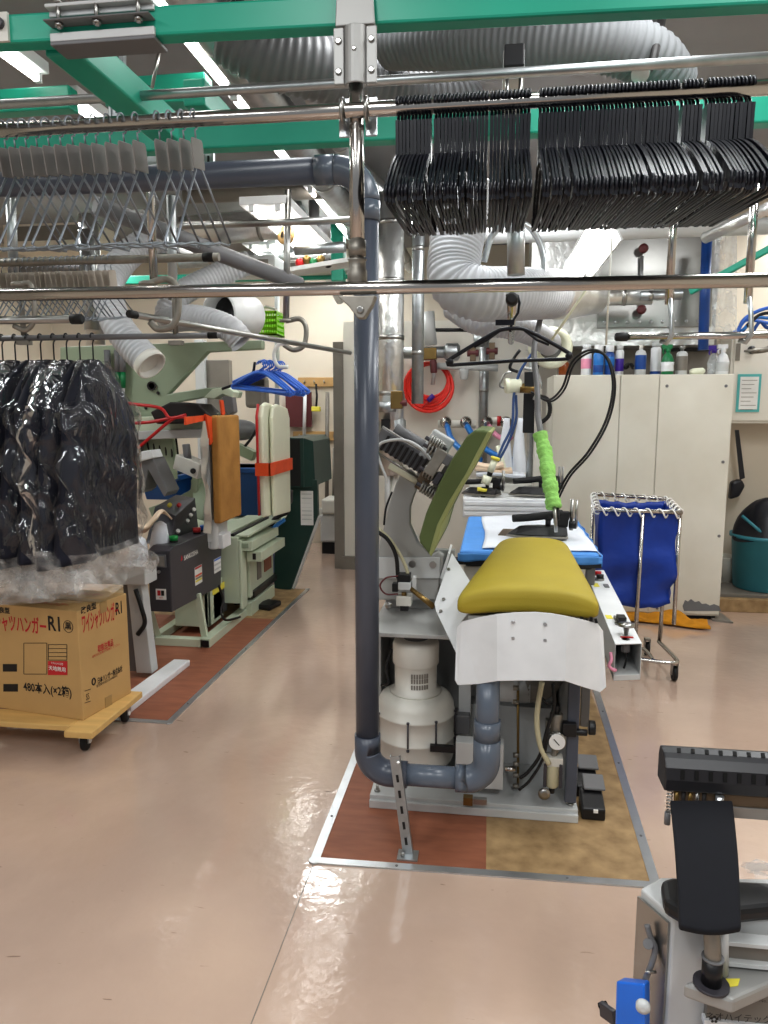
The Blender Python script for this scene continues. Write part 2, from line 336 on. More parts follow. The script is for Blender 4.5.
def lamp(x, y0, y1, z, label, name='fluorescent_lamp', w=.09, tubes=(0,), group=None):
    t = T(name, label, 'lamp', (x, y0, z), group)
    M().box(x-w/2, x+w/2, y0, y1, z+.022, z+.07, 'white').build('housing', t, .004)
    for d in tubes:
        M().cyl((x+d,y0+.03,z), (x+d,y1-.03,z), .0145, 'tube', n=12).build('tube', t)
        for y in (y0+.005, y1-.03): M().box(x+d-.014, x+d+.014, y, y+.025, z-.014, z+.03, 'white').build('lamp_holder', t)
G = 'bare tube lamps under the ceiling'
for i, (y0, y1, tx) in enumerate(((2.18,3.34,'beside the round metal duct'), (3.4,4.58,'just beyond the one beside the metal duct'), (4.85,6.05,'high over the pressing machine'), (6.2,7.4,'over the far end of the aisle'))):
    lamp(-1.16, y0, y1, 2.9, 'long white fluorescent tube lamp under the ceiling, '+tx, group=G)
for i, (y0, y1, tx) in enumerate(((1.95,3.14,'at the green beam corner'), (3.36,4.5,'above the steel hanger rail'))):
    lamp(-1.92, y0, y1, 2.9, 'white fluorescent tube lamp under the ceiling, '+tx, group=G)
lamp(-1.33, 4.4, 5.7, 2.68, 'twin tube lamp in white housing seen just beneath the grey plastic pipe', w=.30, tubes=(-.08,.08))
lamp(-2.0, 6.45, 7.9, 2.9, 'twin tube lamp over the far aisle by the end wall', w=.30, tubes=(-.08,.08))
# the suspended twin-tube reflector over the ironing table
t = T('twin_tube_lamp', 'twin tube lamp in a white trough hung over the ironing corner', 'lamp', (.50,4.3,2.3))
zc = 2.335
o = M(); o.xz([(.40,zc-.03),(.44,zc+.05),(.57,zc+.05),(.61,zc-.03),(.60,zc-.03),(.565,zc+.04),(.445,zc+.04),(.41,zc-.03)], 3.75, 4.9, 'white'); o.build('reflector', t)
for d in (-.04,.04): M().cyl((.505+d,3.8,zc), (.505+d,4.86,zc), .015, 'tube', n=12).build('tube', t)
o = M(); o.box(.45,.56,4.87,4.93,zc-.02,zc+.10,'lgrey'); o.box(.45,.56,3.70,3.76,zc+.045,zc+.12,'lgrey'); o.build('end_bracket', t)
M().tube([(.505,4.4,zc+.05),(.505,4.4,3.08)], .008, 'steel', 8).build('hanger_rod', t)

# ------------------------------------------------------------------ overhead green frame
def beam(name, label, p0, p1, w, h, m='green'):
    return tag(M().beam(p0, p1, w, h, m).build(name, bevel=.006), label, 'beam')
B1 = T('overhead_beam', 'nearest bright green overhead steel beam, with bolted clamp plates on it', 'beam', (-.3,1.71,2.3))
M().beam((-2.6,1.703,2.402), (2.2,1.703,2.312), .046, .062, 'green').build('beam_tube', B1, .006)
o = M(); x0, x1 = -.992, -.745
o.box(x0,x1,1.655,1.74,2.398,2.406,'lgrey'); o.box(x0,x1,1.672,1.68,2.386,2.398,'lgrey'); o.box(x0,x1,1.645,1.68,2.366,2.370,'mgrey'); o.box(x0,x1,1.670,1.68,2.334,2.352,'lgrey'); o.box(x0,x1,1.670,1.74,2.326,2.334,'mgrey')  # darker grey plates carry the shade of the clamp's underside
o.build('clamp_plate', B1, .002)
for x in (-.962,-.872,-.775):
    M().cyl((x,1.660,2.355), (x,1.660,2.424), .005, 'steel', n=8).cyl((x,1.660,2.406),(x,1.660,2.413),.010,'steel',n=6).cyl((x,1.660,2.358),(x,1.660,2.366),.010,'steel',n=6).build('bolt', B1)
o = M(); o.box(-1.25,-1.094,1.672,1.68,2.344,2.405,'offwhite'); o.cyl((-1.112,1.66,2.38),(-1.112,1.672,2.38),.012,'dgrey'); o.build('end_plate', B1)
B2 = beam('overhead_beam', 'green overhead beam seen just under the steel hanger rail', (-3.2,2.62,2.465), (2.4,2.62,2.445), .06, .10)
beam('overhead_beam', 'green beam running away from the clamped beam toward the back', (-1.0,1.73,2.372), (-1.0,2.3,2.372), .085, .08)
beam('overhead_beam', 'short green beam lying across under the tube lamps', (-3.4,3.05,2.78), (-1.72,3.05,2.78), .07, .09)
beam('overhead_beam', 'green beam beside the perforated channel, running to the back', (-1.05,2.66,2.62), (-1.05,2.95,2.62), .08, .09)
beam('overhead_beam', 'green cross stub held by a threaded clamp over the beam corner', (-1.62,3.16,2.83), (-1.18,3.16,2.83), .09, .11)
beam('overhead_beam', 'thin distant green beam below the ceiling ducts', (-3.6,6.4,2.64), (-.9,6.4,2.64), .05, .07)
beam('overhead_beam', 'green post standing up to the ceiling behind the grey pipe', (-1.25,6.2,2.55), (-1.25,6.2,3.2), .12, .10)
beam('overhead_beam', 'slanting bright green strut near the blue valve pipe', PY(690,292,5.2), PY(800,232,4.8), .03, .04)
# perforated channel standing behind the beam corner
def slotted(p0, p1, w, d, label, name='slotted_channel'):
    p0 = Vector(p0); p1 = Vector(p1); a = (p1-p0); L = a.length; a.normalize()
    o = M(); o.beam(p0, p1, w, d, 'galv', (0,1,0)); 
    o.beam(p0+Vector((-w*.62,-.004,0)), p1+Vector((-w*.62,-.004,0)), w*.2, d*1.7, 'galv', (0,1,0)); o.beam(p0+Vector((w*.62,-.004,0)), p1+Vector((w*.62,-.004,0)), w*.2, d*1.7, 'galv', (0,1,0))
    k = max(2, int(L/.06))
    for i in range(k):
        c = p0+a*(L*(i+.5)/k); o.beam(c-a*.012+Vector((0,-d*.52,0)), c+a*.012+Vector((0,-d*.52,0)), w*.3, .002, 'dk', (0,1,0))
    return tag(o.build(name), label, 'bracket')
slotted(PY(118,122,2.4), PY(118,48,2.4), .035, .012, 'galvanised slotted channel hanging behind the green beam corner')
slotted(PY(209,170,2.85), PY(209,128,2.85), .03, .012, 'galvanised slotted channel just above the thick grey pipe')
tag(M().tube([PY(160,48,2.9),PY(152,88,2.9)], .007, 'steel', 8).build('threaded_rod'), 'threaded steel rod hanging near the green cross stub', 'rod')

# ------------------------------------------------------------------ rails of the hanging rack
def rail(name, label, p0, p1, r, cap=None, m='chrome', cat='rail', fr=1.12):
    t = T(name, label, cat, p0)
    M().cyl(p0, p1, r, m, n=20).build('tube', t)
    for q in (cap or []):
        q = Vector(q); d = (Vector(p1)-Vector(p0)).normalized(); s_ = 1 if (q-Vector(p0)).length < (q-Vector(p1)).length else -1
        M().lathe([(r*fr*.7,-.012),(r*fr,-.006),(r*fr,.034)], q, 'rub', d*s_).build('end_cap', t)
    return t
TOPZ, LOWZ, RY = 2.146, 1.778, 1.65
rail('hanger_rail', 'upper stainless rail carrying wire hangers and packed black hangers', (-1.6,RY,TOPZ), (1.1,RY,TOPZ), .0155)
LR = rail('hanger_rail', 'lower bare stainless rail running across the whole view', (-1.6,RY,LOWZ+.006), (1.1,RY,LOWZ-.002), .0145)
o = M(); c = PY(362,304,1.63)
o.prism([c+Vector((-.055,0,.018)),c+Vector((.03,0,.018)),c+Vector((.022,0,-.002)),c+Vector((.004,0,-.03)),c+Vector((-.010,0,-.03)),c+Vector((-.03,0,-.004))], (0,.03,0), 'cast'); o.cyl(c+Vector((-.004,-.005,-.012)), c+Vector((-.004,0,-.012)), .008, 'steel'); o.build('joint_casting', LR, .003)
rail('conduit_pipe', 'thin galvanised conduit pipe running above the hanger rails', (-2.4,2.05,2.366), (2.0,2.05,2.366), .0125, m='galv', cat='pipe')
# drop pipe with saddle bracket and U-bolts
t = T('drop_pipe', 'polished vertical drop pipe bolted to the nearest green beam', 'pipe', (-.294,1.65,1.79))
M().cyl((-.294,1.668,1.795), (-.294,1.668,2.30), .0165, 'chrome', n=20).build('tube', t)
o = M(); o.prism([(-.294+.026*math.cos(R(a)), 1.668-.026*math.sin(R(a)), 2.20) for a in range(0,181,15)]+[(-.294+.021*math.cos(R(a)), 1.668-.021*math.sin(R(a)), 2.20) for a in range(180,-1,-15)], (0,0,.115), 'satin')
for s_ in (-1,1): o.box(-.294+s_*.024-(.022 if s_ < 0 else 0), -.294+s_*.024+(.022 if s_ > 0 else 0), 1.652, 1.660, 2.20, 2.312, 'satin')
o.hexa([(-.336,1.652,2.315),(-.252,1.652,2.315),(-.252,1.668,2.315),(-.336,1.668,2.315),(-.332,1.662,2.44),(-.262,1.662,2.44),(-.262,1.676,2.44),(-.332,1.676,2.44)], 'satin')
for s_ in (-1,1):
    for z in (2.225,2.285): o.bolt((-.294+s_*.035,1.652,z), (0,-1,0), .0075, h=.005, n=10)
o.bolt((-.294,1.645,2.265), (0,-1,0), .006, h=.006); o.build('saddle_bracket', t, .002)
o = M(); o.box(-.336,-.31,1.684,1.69,2.105,2.185,'alu'); o.box(-.278,-.252,1.684,1.69,2.105,2.185,'alu'); o.build('clamp_plate', t, .002)
for s_ in (-1,1):
    x = -.294+s_*.026
    M().tube([(x,1.69,TOPZ+.024)]+arc((x,1.65,TOPZ),.022,60,300,(0,1,0),(0,0,1),14)+[(x,1.69,TOPZ-.024)], .0048, 'steel', 8).build('u_bolt', t)
o = M(); o.lathe([(.017,0),(.022,.004),(.022,.03),(.019,.034),(.019,.05),(.022,.054)], (-.294,1.668,1.79), 'cast'); o.cyl((-.294,1.668,1.85),(-.294,1.668,1.885),.0195,'cast'); o.build('pipe_coupling', t)
# square hollow end with a black plug, seen over the black hangers
t = T('square_tube_end', 'square steel tube end closed with a black plug above the black hangers', 'tube', PY(514,58,2.3))
c = PY(514,60,2.3); M().box(c.x-.03,c.x+.03,2.3,2.9,c.z-.05,c.z+.03,'lgrey').build('tube', t, .003)
M().box(c.x-.029,c.x+.029,2.285,2.3,c.z-.022,c.z+.038,'black').build('end_plug', t, .004)
o = M()
for d in (-.018,.02): o.cyl((c.x+d,2.3,c.z-.05),(c.x+d,2.3,c.z-.12),.006,'steel',n=8)
o.build('stud', t)

# ------------------------------------------------------------------ hangers
def wire_hanger(label, group, w=.17, h=.252, ph=.062, pw=.066, pm='tagp'):
    t = T('wire_hanger', label, 'hanger', (0,0,0), group)
    # local: rail centre at origin, hanger plane is YZ
    zt = -.038
    M().tube([(0,0,zt)]+[(0,.0,-.02)]+arc((0,0,0),.0205,-60,180,(0,1,0),(0,0,1),10), .0021, 'wire', 6).build('hook', t)
    M().prism([(0,-pw/2+.006,zt),(0,pw/2-.006,zt),(0,pw/2,zt-.006),(0,pw/2,zt-ph),(0,-pw/2,zt-ph),(0,-pw/2,zt-.006)], (.003,0,0), pm).build('neck_plate', t, .001)
    zb = zt-ph; M().tube([(0,-.012,zb+.006),(0,-w,-h),(0,-w+.012,-h-.008),(.002,-w*.5,-h-.002),(-.002,0,-h-.007),(.002,w*.5,-h-.002),(0,w-.012,-h-.008),(0,w,-h),(0,.012,zb+.006)], .0027, 'wire', 6).build('wire_frame', t)
    return t
proto = wire_hanger('galvanised wire hanger with grey neck plate on the upper rail', 'wire hangers on the upper rail')
spots = [2,12,23,34,46,58,70,83,94,108,122,136,158,170,182,194]
for i, px in enumerate(spots):
    h = proto if i == 0 else dup(proto)
    place(h, (PY(px,124,RY).x, RY, TOPZ), random.uniform(-2,2), 11+random.uniform(-1.5,1.5))
proto = wire_hanger('wire hanger with beige neck plate on the second rail behind', 'wire hangers on the second rail', .16, .225, .075, .06, 'tagp2')
Y2, Z2 = 2.95, 2.118
for i, px in enumerate([-14,-7,0,7,13,19,25,30,36,41,46,52,57,62,68,74,79,84,90,97,104,110]):
    h = proto if i == 0 else dup(proto)
    place(h, (PY(px,262,Y2).x, Y2, Z2), random.uniform(-2,2), 9+random.uniform(-2,2))
def black_hanger(label, group):
    hw = .205
    def prof(t_):      # shoulder line
        y = hw*t_; return (y, -.092-.105*abs(t_)**1.35)
    o = M(); n = 10
    up = [prof(-1+2*i/(2*n)) for i in range(2*n+1)]
    pts = [Vector((0,y,z)) for y, z in up]
    # flat moulded shoulders, thicker at the tips
    for a, b in zip(range(2*n), range(1,2*n+1)):
        ta = abs(-1+a/n); tb = abs(-1+b/n); wa = .012+.016*ta; wb = .012+.016*tb
        pa, pb = pts[a], pts[b]
        o.hexa([pa+Vector((-.003,0,-wa)),pa+Vector((.003,0,-wa)),pb+Vector((.0022,0,-wb)),pb+Vector((-.0022,0,-wb)),pa+Vector((-.0022,0,0)),pa+Vector((.0022,0,0)),pb+Vector((.0022,0,0)),pb+Vector((-.0022,0,0))], 'blackgl')
    o.tube([(0,-hw,-.196),(0,-hw-.004,-.212),(0,-hw+.02,-.226),(0,hw-.02,-.226),(0,hw+.004,-.212),(0,hw,-.196)], .003, 'blackgl', 6)
    o.box(-.0032,.0032,-.020,.022,-.125,-.030,'blackgl')
    b = o.build('shirt_hanger'); tag(b, label, 'hanger', group); b.data.transform(Matrix.Translation(b.location)); b.location = (0,0,0)
    M().tube([(0,0,-.065),(0,.004,-.03)]+arc((0,0,.0),.0195,-70,175,(0,1,0),(0,0,1),9), .0034, 'blackgl', 6).build('hook', b)
    return b
def pack(proto, xs):
    for i, x in enumerate(xs):
        h = proto if i == 0 else dup(proto)
        place(h, (x, RY+random.uniform(-.002,.002), TOPZ), random.uniform(-.35,.35), 4+random.uniform(-.7,.7), random.uniform(-.4,.4))
xa, xb = PY(398,104,RY).x, PY(526,98,RY).x; n = 36
xs = [xa+(xb-xa)*i/(n-1)+(.004 if i > 9 else 0)+(.003 if i > 24 else 0) for i in range(n)]
pack(black_hanger('black plastic shirt hanger in the smaller packed row beside the polished drop pipe', 'black hangers in the smaller row'), xs)
xa = PY(541,97,RY).x; xs = [xa+.0076*i+(.006 if i > 35 else 0)+(.008 if i > 40 else 0) for i in range(53)]
pack(black_hanger('black plastic shirt hanger in the larger packed row on the upper rail', 'black hangers in the larger row'), xs)
# ------------------------------------------------------------------ grey PVC duct
def V3(*a): return Vector(a)
t = T('pvc_pipe', 'thick dark grey plastic pipe dropping from overhead to the pressing machine', 'pipe', (-.398,2.42,.2))
zt, zb, yp, xp, rp = 2.265, .252, 2.42, -.398, .0405
M().cyl((-2.6,yp,zt), (xp-.10,yp,zt), rp, 'pvc', n=28).build('overhead_pipe', t)
M().tube(arc((xp-.10,yp,zt-.10),.10,90,0,(1,0,0),(0,0,1),12), rp+.004, 'pvc2', 24).cyl((xp-.16,yp,zt),(xp-.10,yp,zt),rp+.005,'pvc2',n=24).cyl((xp,yp,zt-.10),(xp,yp,zt-.16),rp+.005,'pvc2',n=24).build('elbow', t)
M().cyl((xp,yp,zt-.10), (xp,yp,zb+.09), rp, 'pvc', n=28).build('riser_pipe', t)
M().tube([(xp,yp,zb+.14),(xp,yp,zb+.08)]+arc((xp+.08,yp,zb+.08),.08,180,270,(1,0,0),(0,0,1),12)+[(xp+.14,yp,zb)], rp+.005, 'pvc', 24).build('elbow', t)
M().cyl((xp+.08,yp,zb), (-.03,yp,zb), rp-.003, 'pvc2', n=28).build('cross_pipe', t)
M().tube([(-.09,yp,zb),(-.05,yp,zb)]+arc((-.055,yp+.0,zb+.07),.07,270,360,(1,0,0),(0,0,1),12)+[(.015,yp,zb+.15)], rp+.006, 'pvc2', 24).build('elbow', t)
M().tube([(.015,yp,zb+.13),(.015,yp,.50)]+arc((.015,yp+.09,.50),.09,180,95,(0,1,0),(0,0,1),8), rp, 'pvc2', 24).build('outlet_pipe', t)
M().cyl((.015,yp,.395),(.015,yp,.47),rp+.005,'pvc2',n=24).build('coupling', t)
# slotted strut and U clamp carrying it
t = T('support_strut', 'slotted steel strut propping the grey plastic pipe off the plywood', 'bracket', (-.25,2.33,.003))
p0, p1 = Vector((-.245,2.335,.004)), Vector((-.295,2.36,.345)); a = (p1-p0).normalized()
o = M(); o.beam(p0,p1,.034,.004,'galv',(0,1,0))
for s_ in (-1,1): o.beam(p0+V3(s_*.016,.008,0),p1+V3(s_*.016,.008,0),.003,.018,'galv',(0,1,0))
for i in range(5):
    c = p0+a*(.05+i*.055); o.beam(c-a*.013+V3(0,-.003,0), c+a*.013+V3(0,-.003,0), .009,.001,'dk',(0,1,0))
o.box(-.28,-.21,2.30,2.36,.003,.008,'galv'); o.cyl((-.262,2.32,.008),(-.262,2.32,.02),.007,'steel',n=6); o.build('channel', t)
M().tube([(-.282,2.352,.33)]+[V3(-.285,yp,zb)+V3(.004*0,-math.cos(R(q))*.049,math.sin(R(q))*.049) for q in range(70,-90,-16)], .005, 'steel', 8).build('u_bolt', t)

# ------------------------------------------------------------------ flexible ducts
def duct(name, label, path, r, pitch=.03, depth=.08, m='hosew', end=None):
    t = T(name, label, 'duct', path[0])
    M().hose(path, r, m, pitch, depth, 22).build('ribbed_hose', t)
    if end:
        a, b = Vector(path[-2]), Vector(path[-1]); d = (b-a).normalized()
        M().lathe([(r*1.04,-.05),(r*1.06,-.002),(r*1.02,.002),(r*.9,.0),(r*.88,-.04)], b, end, d, 24).build('end_collar', t)
    return t
duct('flexible_duct', 'white ribbed duct bending down behind the lower rail over the hanger', [PY(465,180,3.9),PY(460,225,3.9),PY(454,262,3.85),PY(457,284,3.8),PY(480,294,3.8),PY(512,294,3.95),PY(552,294,4.3)], .130, .026)
t = T('foil_reducer', 'foil wrapped duct reducer at the end of the big white ribbed duct', 'duct', PY(560,300,4.35))
M().lathe([(.132,0),(.136,.05),(.13,.16),(.11,.32),(.09,.5)], PY(552,294,4.3), 'foil', (.55,.8,.05), 24).build('cone', t)
duct('flexible_duct', 'smaller white ribbed duct curving to the cream fan ring', [PY(452,306,4.6),PY(478,322,4.5),PY(512,326,4.5),PY(534,334,4.7),PY(550,344,4.95)], .075, .022)
duct('flexible_duct', 'large grey ribbed duct snaking under the ceiling beyond the nearest beam', [PY(388,42,2.9),PY(440,42,2.8),PY(505,40,2.7),PY(560,40,2.65),PY(612,44,2.65),PY(652,60,2.7),PY(672,88,2.8)], .088, .022, m='dust')
duct('flexible_duct', 'dim ribbed duct lying behind the upper rail beside the drop pipe bracket', [PY(225,30,2.75),PY(270,55,2.8),PY(330,72,2.9),PY(400,96,3.1),PY(470,112,3.3)], .11, .03, m='mgrey')
duct('flexible_duct', 'ribbed white duct with open cut end hanging above the bagged clothes', [PY(160,235,5.0),PY(128,255,4.8),PY(108,285,4.6),PY(115,320,4.4),PY(132,345,4.35),PY(152,366,4.3)], .092, .03, end='offwhite')
duct('flexible_duct', 'ribbed white duct dropping toward the blue hangers', [PY(250,262,5.4),PY(216,276,5.3),PY(178,296,5.1),PY(168,318,5.05),PY(196,318,4.9),PY(228,328,4.8),PY(242,342,4.8)], .085, .03)
t = T('fan_cowl', 'white round fan cowl with a dark mouth above the blue hangers', 'fan', PY(236,322,5.6))
c = PY(219,314,5.3); d = Vector((-.35,-.9,-.05))
o = M(); o.lathe([(.13,-.36),(.155,-.34),(.165,.0),(.150,.012),(.140,.0),(.132,-.2)], c, 'white', d, 28); o.build('cowl', t, 0)
M().lathe([(.001,-.13),(.13,-.12),(.131,-.10),(.001,-.09)], c, 'black', d, 20).build('grille', t)
# rigid galvanised ducts under the ceiling
def pipe(label, p0, p1, r, m='galv', name='metal_pipe', bands=0):
    t = T(name, label, 'pipe', p0); M().cyl(p0, p1, r, m, n=22).build('tube', t)
    p0 = Vector(p0); p1 = Vector(p1)
    for i in range(bands):
        c = p0.lerp(p1,(i+.5)/bands); d = (p1-p0).normalized(); M().cyl(c-d*.015, c+d*.015, r*1.05, 'steel', n=22).build('band', t)
    return t
pipe('round galvanised duct under the ceiling beside the bare tube lamps', (-1.0,2.4,2.88), (-1.0,7.5,2.88), .085, bands=6)
pipe('thinner round duct along the ceiling beyond the round galvanised duct', (-.80,2.5,2.9), (-.80,7.6,2.9), .05, bands=5)
pipe('foil clad pipe lying across beneath the far ceiling lamps', PY(150,235,5.6), PY(300,222,5.6), .11, 'foil', bands=2)
pipe('slim steel pipe crossing below the grey plastic pipe', PY(180,226,3.6), PY(372,219,3.6), .017, 'steel')
pipe('dark slanting pipe descending behind the wire hangers', PY(95,205,3.6), PY(300,285,4.5), .045, 'mgrey')
pipe('long slanting duct rising to the ceiling at the far aisle', PY(395,205,6.0), PY(350,165,4.6), .07, 'galv')
pipe('tall foil wrapped vertical duct behind the thick grey pipe', (-.685,5.2,1.05), (-.685,5.2,2.95), .092, 'foil', bands=5)
pipe('slender bright vertical pipe beside the foil wrapped duct', (-.50,5.25,1.55), (-.50,5.25,2.95), .042, 'galv', bands=2)
pipe('vertical steel water pipe on the cream partition', (-.05,6.78,1.0), (-.05,6.78,2.35), .042, 'galv', bands=3)
pipe('pale vertical pipe rising behind the black hanger near the curved cable', PY(516,275,3.4), PY(516,205,3.4), .038, 'galv')
pipe('rectangular light tray pipe spanning under the black hangers', PY(430,238,5.0), PY(770,226,5.0), .05, 'lgrey')
pipe('foil clad horizontal pipe in front of the riveted metal box', PY(540,299,5.5), PY(652,296,5.5), .058, 'foil', bands=2)
pipe('vertical blue pipe beside the clear plastic sheet', PY(707,236,5.5), PY(703,350,5.5), .034, 'dblue', 'water_pipe')
pipe('vertical galvanised pipe standing behind the bagged clothes', PY(92,330,5.4), PY(86,230,5.4), .055, 'galv')
pipe('vertical foil pipe beside the ribbed duct with a cut end', PY(96,345,5.8), PY(88,215,5.8), .075, 'foil', bands=2)
for z in (2.62,2.72): pass
tag(M().tube(cr([PY(484,262,4.0),PY(492,236,4.0),PY(510,222,4.0),PY(530,228,4.05),PY(542,250,4.1),PY(545,282,4.1)],8), .016, 'galv', 10).build('braided_cable'), 'braided steel cable arching over the white ribbed duct', 'cable')
tag(M().tube([PY(640,75,2.6),PY(655,28,2.9),PY(660,10,3.0)], .028, 'galv', 10).build('conduit_pipe'), 'short steel conduit crossing the big grey ribbed duct', 'pipe')
tag(M().tube([PY(652,66,2.5),PY(662,18,2.8)], .014, 'dk', 8).build('cable'), 'black cable running beside the short steel conduit', 'cable')
# riveted metal box, wall pieces behind the right rail
t = T('metal_plenum', 'riveted bare metal box hung high behind the lower rail', 'duct', (1.1,6.0,2.0))
xa, xb, z0, z1 = .80, 1.64, 2.06, 2.86
M().box(xa-.5,xb+.02,5.95,6.4,z0-.07,z1+.1,'foil').build('shell', t)
M().box(xa,xb-.02,5.925,5.95,z0+.06,z1,'steel').build('cover_plate', t, .004)
o = M()
for i in range(9): o.sph((xb-.07,5.92,z0+.1+i*.085),.013,'alu',nu=8,nv=6)
for i in range(9):
    o.sph((xa+.05+i*.085,5.92,z0+.10),.013,'alu',nu=8,nv=6); o.sph((xa+.05+i*.085,5.92,z1-.03),.013,'alu',nu=8,nv=6)
o.build('rivets', t)
for q in ((643,249),(641,310)):
    p = PY(*q,5.86); M().lathe([(.015,0),(.034,.01),(.034,.03),(.015,.04)], p, 'maroon', (0,-1,0), 16).cyl(p,p+V3(0,.08,0),.012,'steel').build('clamp_knob', t)
M().cyl(PY(641,306,5.88),PY(642,256,5.88),.012,'alu').build('link_rod', t)
t = T('clear_sheet', 'clear plastic sheet hanging from the pale tray beside the blue pipe', 'sheet', (1.7,5.7,2.0))
a, b = PY(712,238,5.6), PY(737,236,5.6)
M().grid(lambda u,v: (PY(712+25*u,236+100*v,5.6+.02*math.sin(u*9+v*4))), 10, 10, 'clear').build('plastic_sheet', t)
pipe('galvanised pipe union on the riveted metal box', PY(640,296,5.45), PY(682,295,5.45), .032, 'galv', bands=2)
pipe('bright duct slanting down from the beam above the alcove', PY(705,238,4.4), PY(775,205,4.0), .03, 'foil')

# ------------------------------------------------------------------ secondary rails and hooks
Y2, Z2 = 2.95, 2.118
rail('hanger_rail', 'second steel rail with beige plated wire hangers, black capped', (-2.7,Y2,Z2+.004), (PY(219,258,Y2).x,Y2,Z2), .0165, cap=[(PY(219,258,Y2).x-.03,Y2,Z2)], m='cast')
t = T('rack_post', 'brassy stainless post dropping behind the wire hangers', 'pipe', PY(156,283,2.9))
M().cyl((PY(154,283,2.9).x,2.9,2.02), (PY(154,283,2.9).x,2.9,2.75), .0165, 'chrome', n=18).build('tube', t)
c = PY(150,158,2.87); o = M(); o.box(c.x-.02,c.x+.05,2.86,2.88,c.z-.07,c.z+.07,'galv')
for z in (-.04,.04): o.bolt((c.x-.005,2.86,c.z+z),(0,-1,0),.009)
o.build('clamp_plate', t)
def hook(label, pts, r=.011, name='rail_hook', m='cast'):
    t = T(name, label, 'hook', pts[0]); M().tube(cr(pts,6), r, m, 10).build('bent_rod', t)
    p = Vector(pts[0]); M().lathe([(r*2.6,-.006),(r*2.6,.006),(r*1.4,.012)], p, m, (0,0,1), 14).build('flange', t); return t
hook('bent steel hook under the brassy post, bearing the slanting rail', [PY(148,284,2.85),PY(166,279,2.85),PY(177,288,2.85),PY(178,312,2.85),PY(172,326,2.85),PY(158,329,2.85),PY(150,322,2.85)], .0135)
hook('steel hook holding the black capped rail near the picture edge', [PY(18,285,2.7),PY(30,284,2.7),PY(34,300,2.7),PY(34,320,2.7),PY(26,330,2.7),PY(14,326,2.7)], .010)
hook('bent grey hook at the foot of the thin vertical pipe by the aisle', [PY(286,321,4.4),PY(300,319,4.4),PY(306,328,4.4),PY(304,345,4.4),PY(294,350,4.4),PY(284,345,4.4)], .015)
pipe('thin vertical pipe dropping beside the aisle to a bent hook', PY(288,190,4.42), PY(286,321,4.4), .019, 'steel', 'drop_pipe')
pipe('pale vertical pipe behind the near wire hangers', PY(10,180,3.0), PY(14,283,3.0), .02, 'galv', 'drop_pipe')
pipe('pale vertical pipe beside the brassy post', PY(171,196,3.4), PY(173,300,3.4), .022, 'galv', 'drop_pipe')
rail('slanting_rail', 'slanting steel rail with a black cap, going toward the aisle', PY(130,314,2.75), PY(350,353,4.7), .0135, cap=[PY(130,314,2.75)], m='steel')
rail('hanger_rail', 'short steel rail ending in a black cap above the bagged clothes', (PY(0,320,2.7).x-.5,2.7,PY(0,320,2.7).z), PY(80,319,2.7), .0155, cap=[PY(80,319,2.7)], m='steel', fr=1.25)
SRZ = PY(100,337,3.12).z
rail('garment_rail', 'dark steel rail from which the bagged clothes hang', (-2.9,3.12,SRZ), (PY(222,334,3.12).x,3.12,SRZ), .0125, cap=[(PY(216,334,3.12).x,3.12,SRZ)], m='mgrey')
for px in (24,176):
    p = PY(px,338,3.12); tag(M().tube([p+V3(0,0,.012),p+V3(0,0,.25)],.012,'cast',10).box(p.x-.03,p.x+.03,3.105,3.135,p.z-.03,p.z-.012,'cast').build('rail_bracket'), 'cast bracket clamping the dark garment rail, '+('near the outer hangers' if px == 24 else 'by its capped end'), 'bracket')
# rail over the cream locker
r3 = 3.0; zR = PY(690,336,r3).z
rail('hanger_rail', 'short stainless rail with black cap above the cream locker', (PY(618,339,r3).x,r3,zR), (1.35,r3,zR), .0135, cap=[(PY(618,339,r3).x,r3,zR)], fr=1.25)
for px, tx in ((672,'nearer the lamp, '),(752,'nearest the picture edge, ')):
    x = PY(px,280,r3).x; t = T('drop_pipe', 'polished drop pipe '+tx+'hooked on the short capped rail', 'pipe', (x,r3,zR))
    M().cyl((x,r3+.03,zR+.12),(x,r3+.03,2.42),.0155,'chrome',n=16).build('tube', t)
    M().tube([(x,r3+.03,zR+.16),(x+.004,r3+.0,zR+.08),(x+.005,r3-.02,zR),(x-.008,r3,zR-.026),(x-.03,r3+.01,zR-.016)], .0095, 'galv', 8).build('hook_rod', t)
# near capped rail end pointing at us, with one hanger
t = T('rail_stub', 'rail end with round black cap pointing forward under the lower rail', 'rail', PY(512,298,2.4))
c = PY(512,299,2.38); M().cyl(c, c+V3(.04,1.5,0), .0155, 'chrome', n=16).build('tube', t)
M().lathe([(.012,-.02),(.019,-.012),(.0195,.03)], c, 'rub', (0.03,1,0)).build('end_cap', t)
c = PY(512,299,2.42); t = T('clothes_hanger', 'single black plastic hanger dangling below the lower rail', 'hanger', c)
def hp(px, py): return PY(px,py,2.42)
M().tube([hp(510,332),hp(512,322),hp(518,313),hp(519.5,303),hp(518,296),hp(512,292.5),hp(506,296)], .0042, 'blackgl', 8).build('hook', t)
o = M(); o.tube(cr([hp(447,361),hp(470,347),hp(492,334),hp(503,329.5),hp(520,328.5),hp(531,332),hp(552,343),hp(572,355)],5), .0065, 'blackgl', 8)
o.tube([hp(447,361),hp(448,365),hp(452,365),hp(510,361),hp(568,359),hp(572,356)], .0058, 'blackgl', 8)
for q in ((450,362),(569,356)): o.sph(hp(*q),.012,'blackgl',nu=10,nv=8)
o.box(hp(502,0).x,hp(522,0).x,2.415,2.425,hp(0,333).z,hp(0,328).z,'blackgl'); o.tube([hp(524,330),hp(537,340),hp(549,345)],.004,'blackgl',6); o.tube([hp(500,331),hp(487,340),hp(474,347)],.004,'blackgl',6)
o.build('shoulder_bar', t)
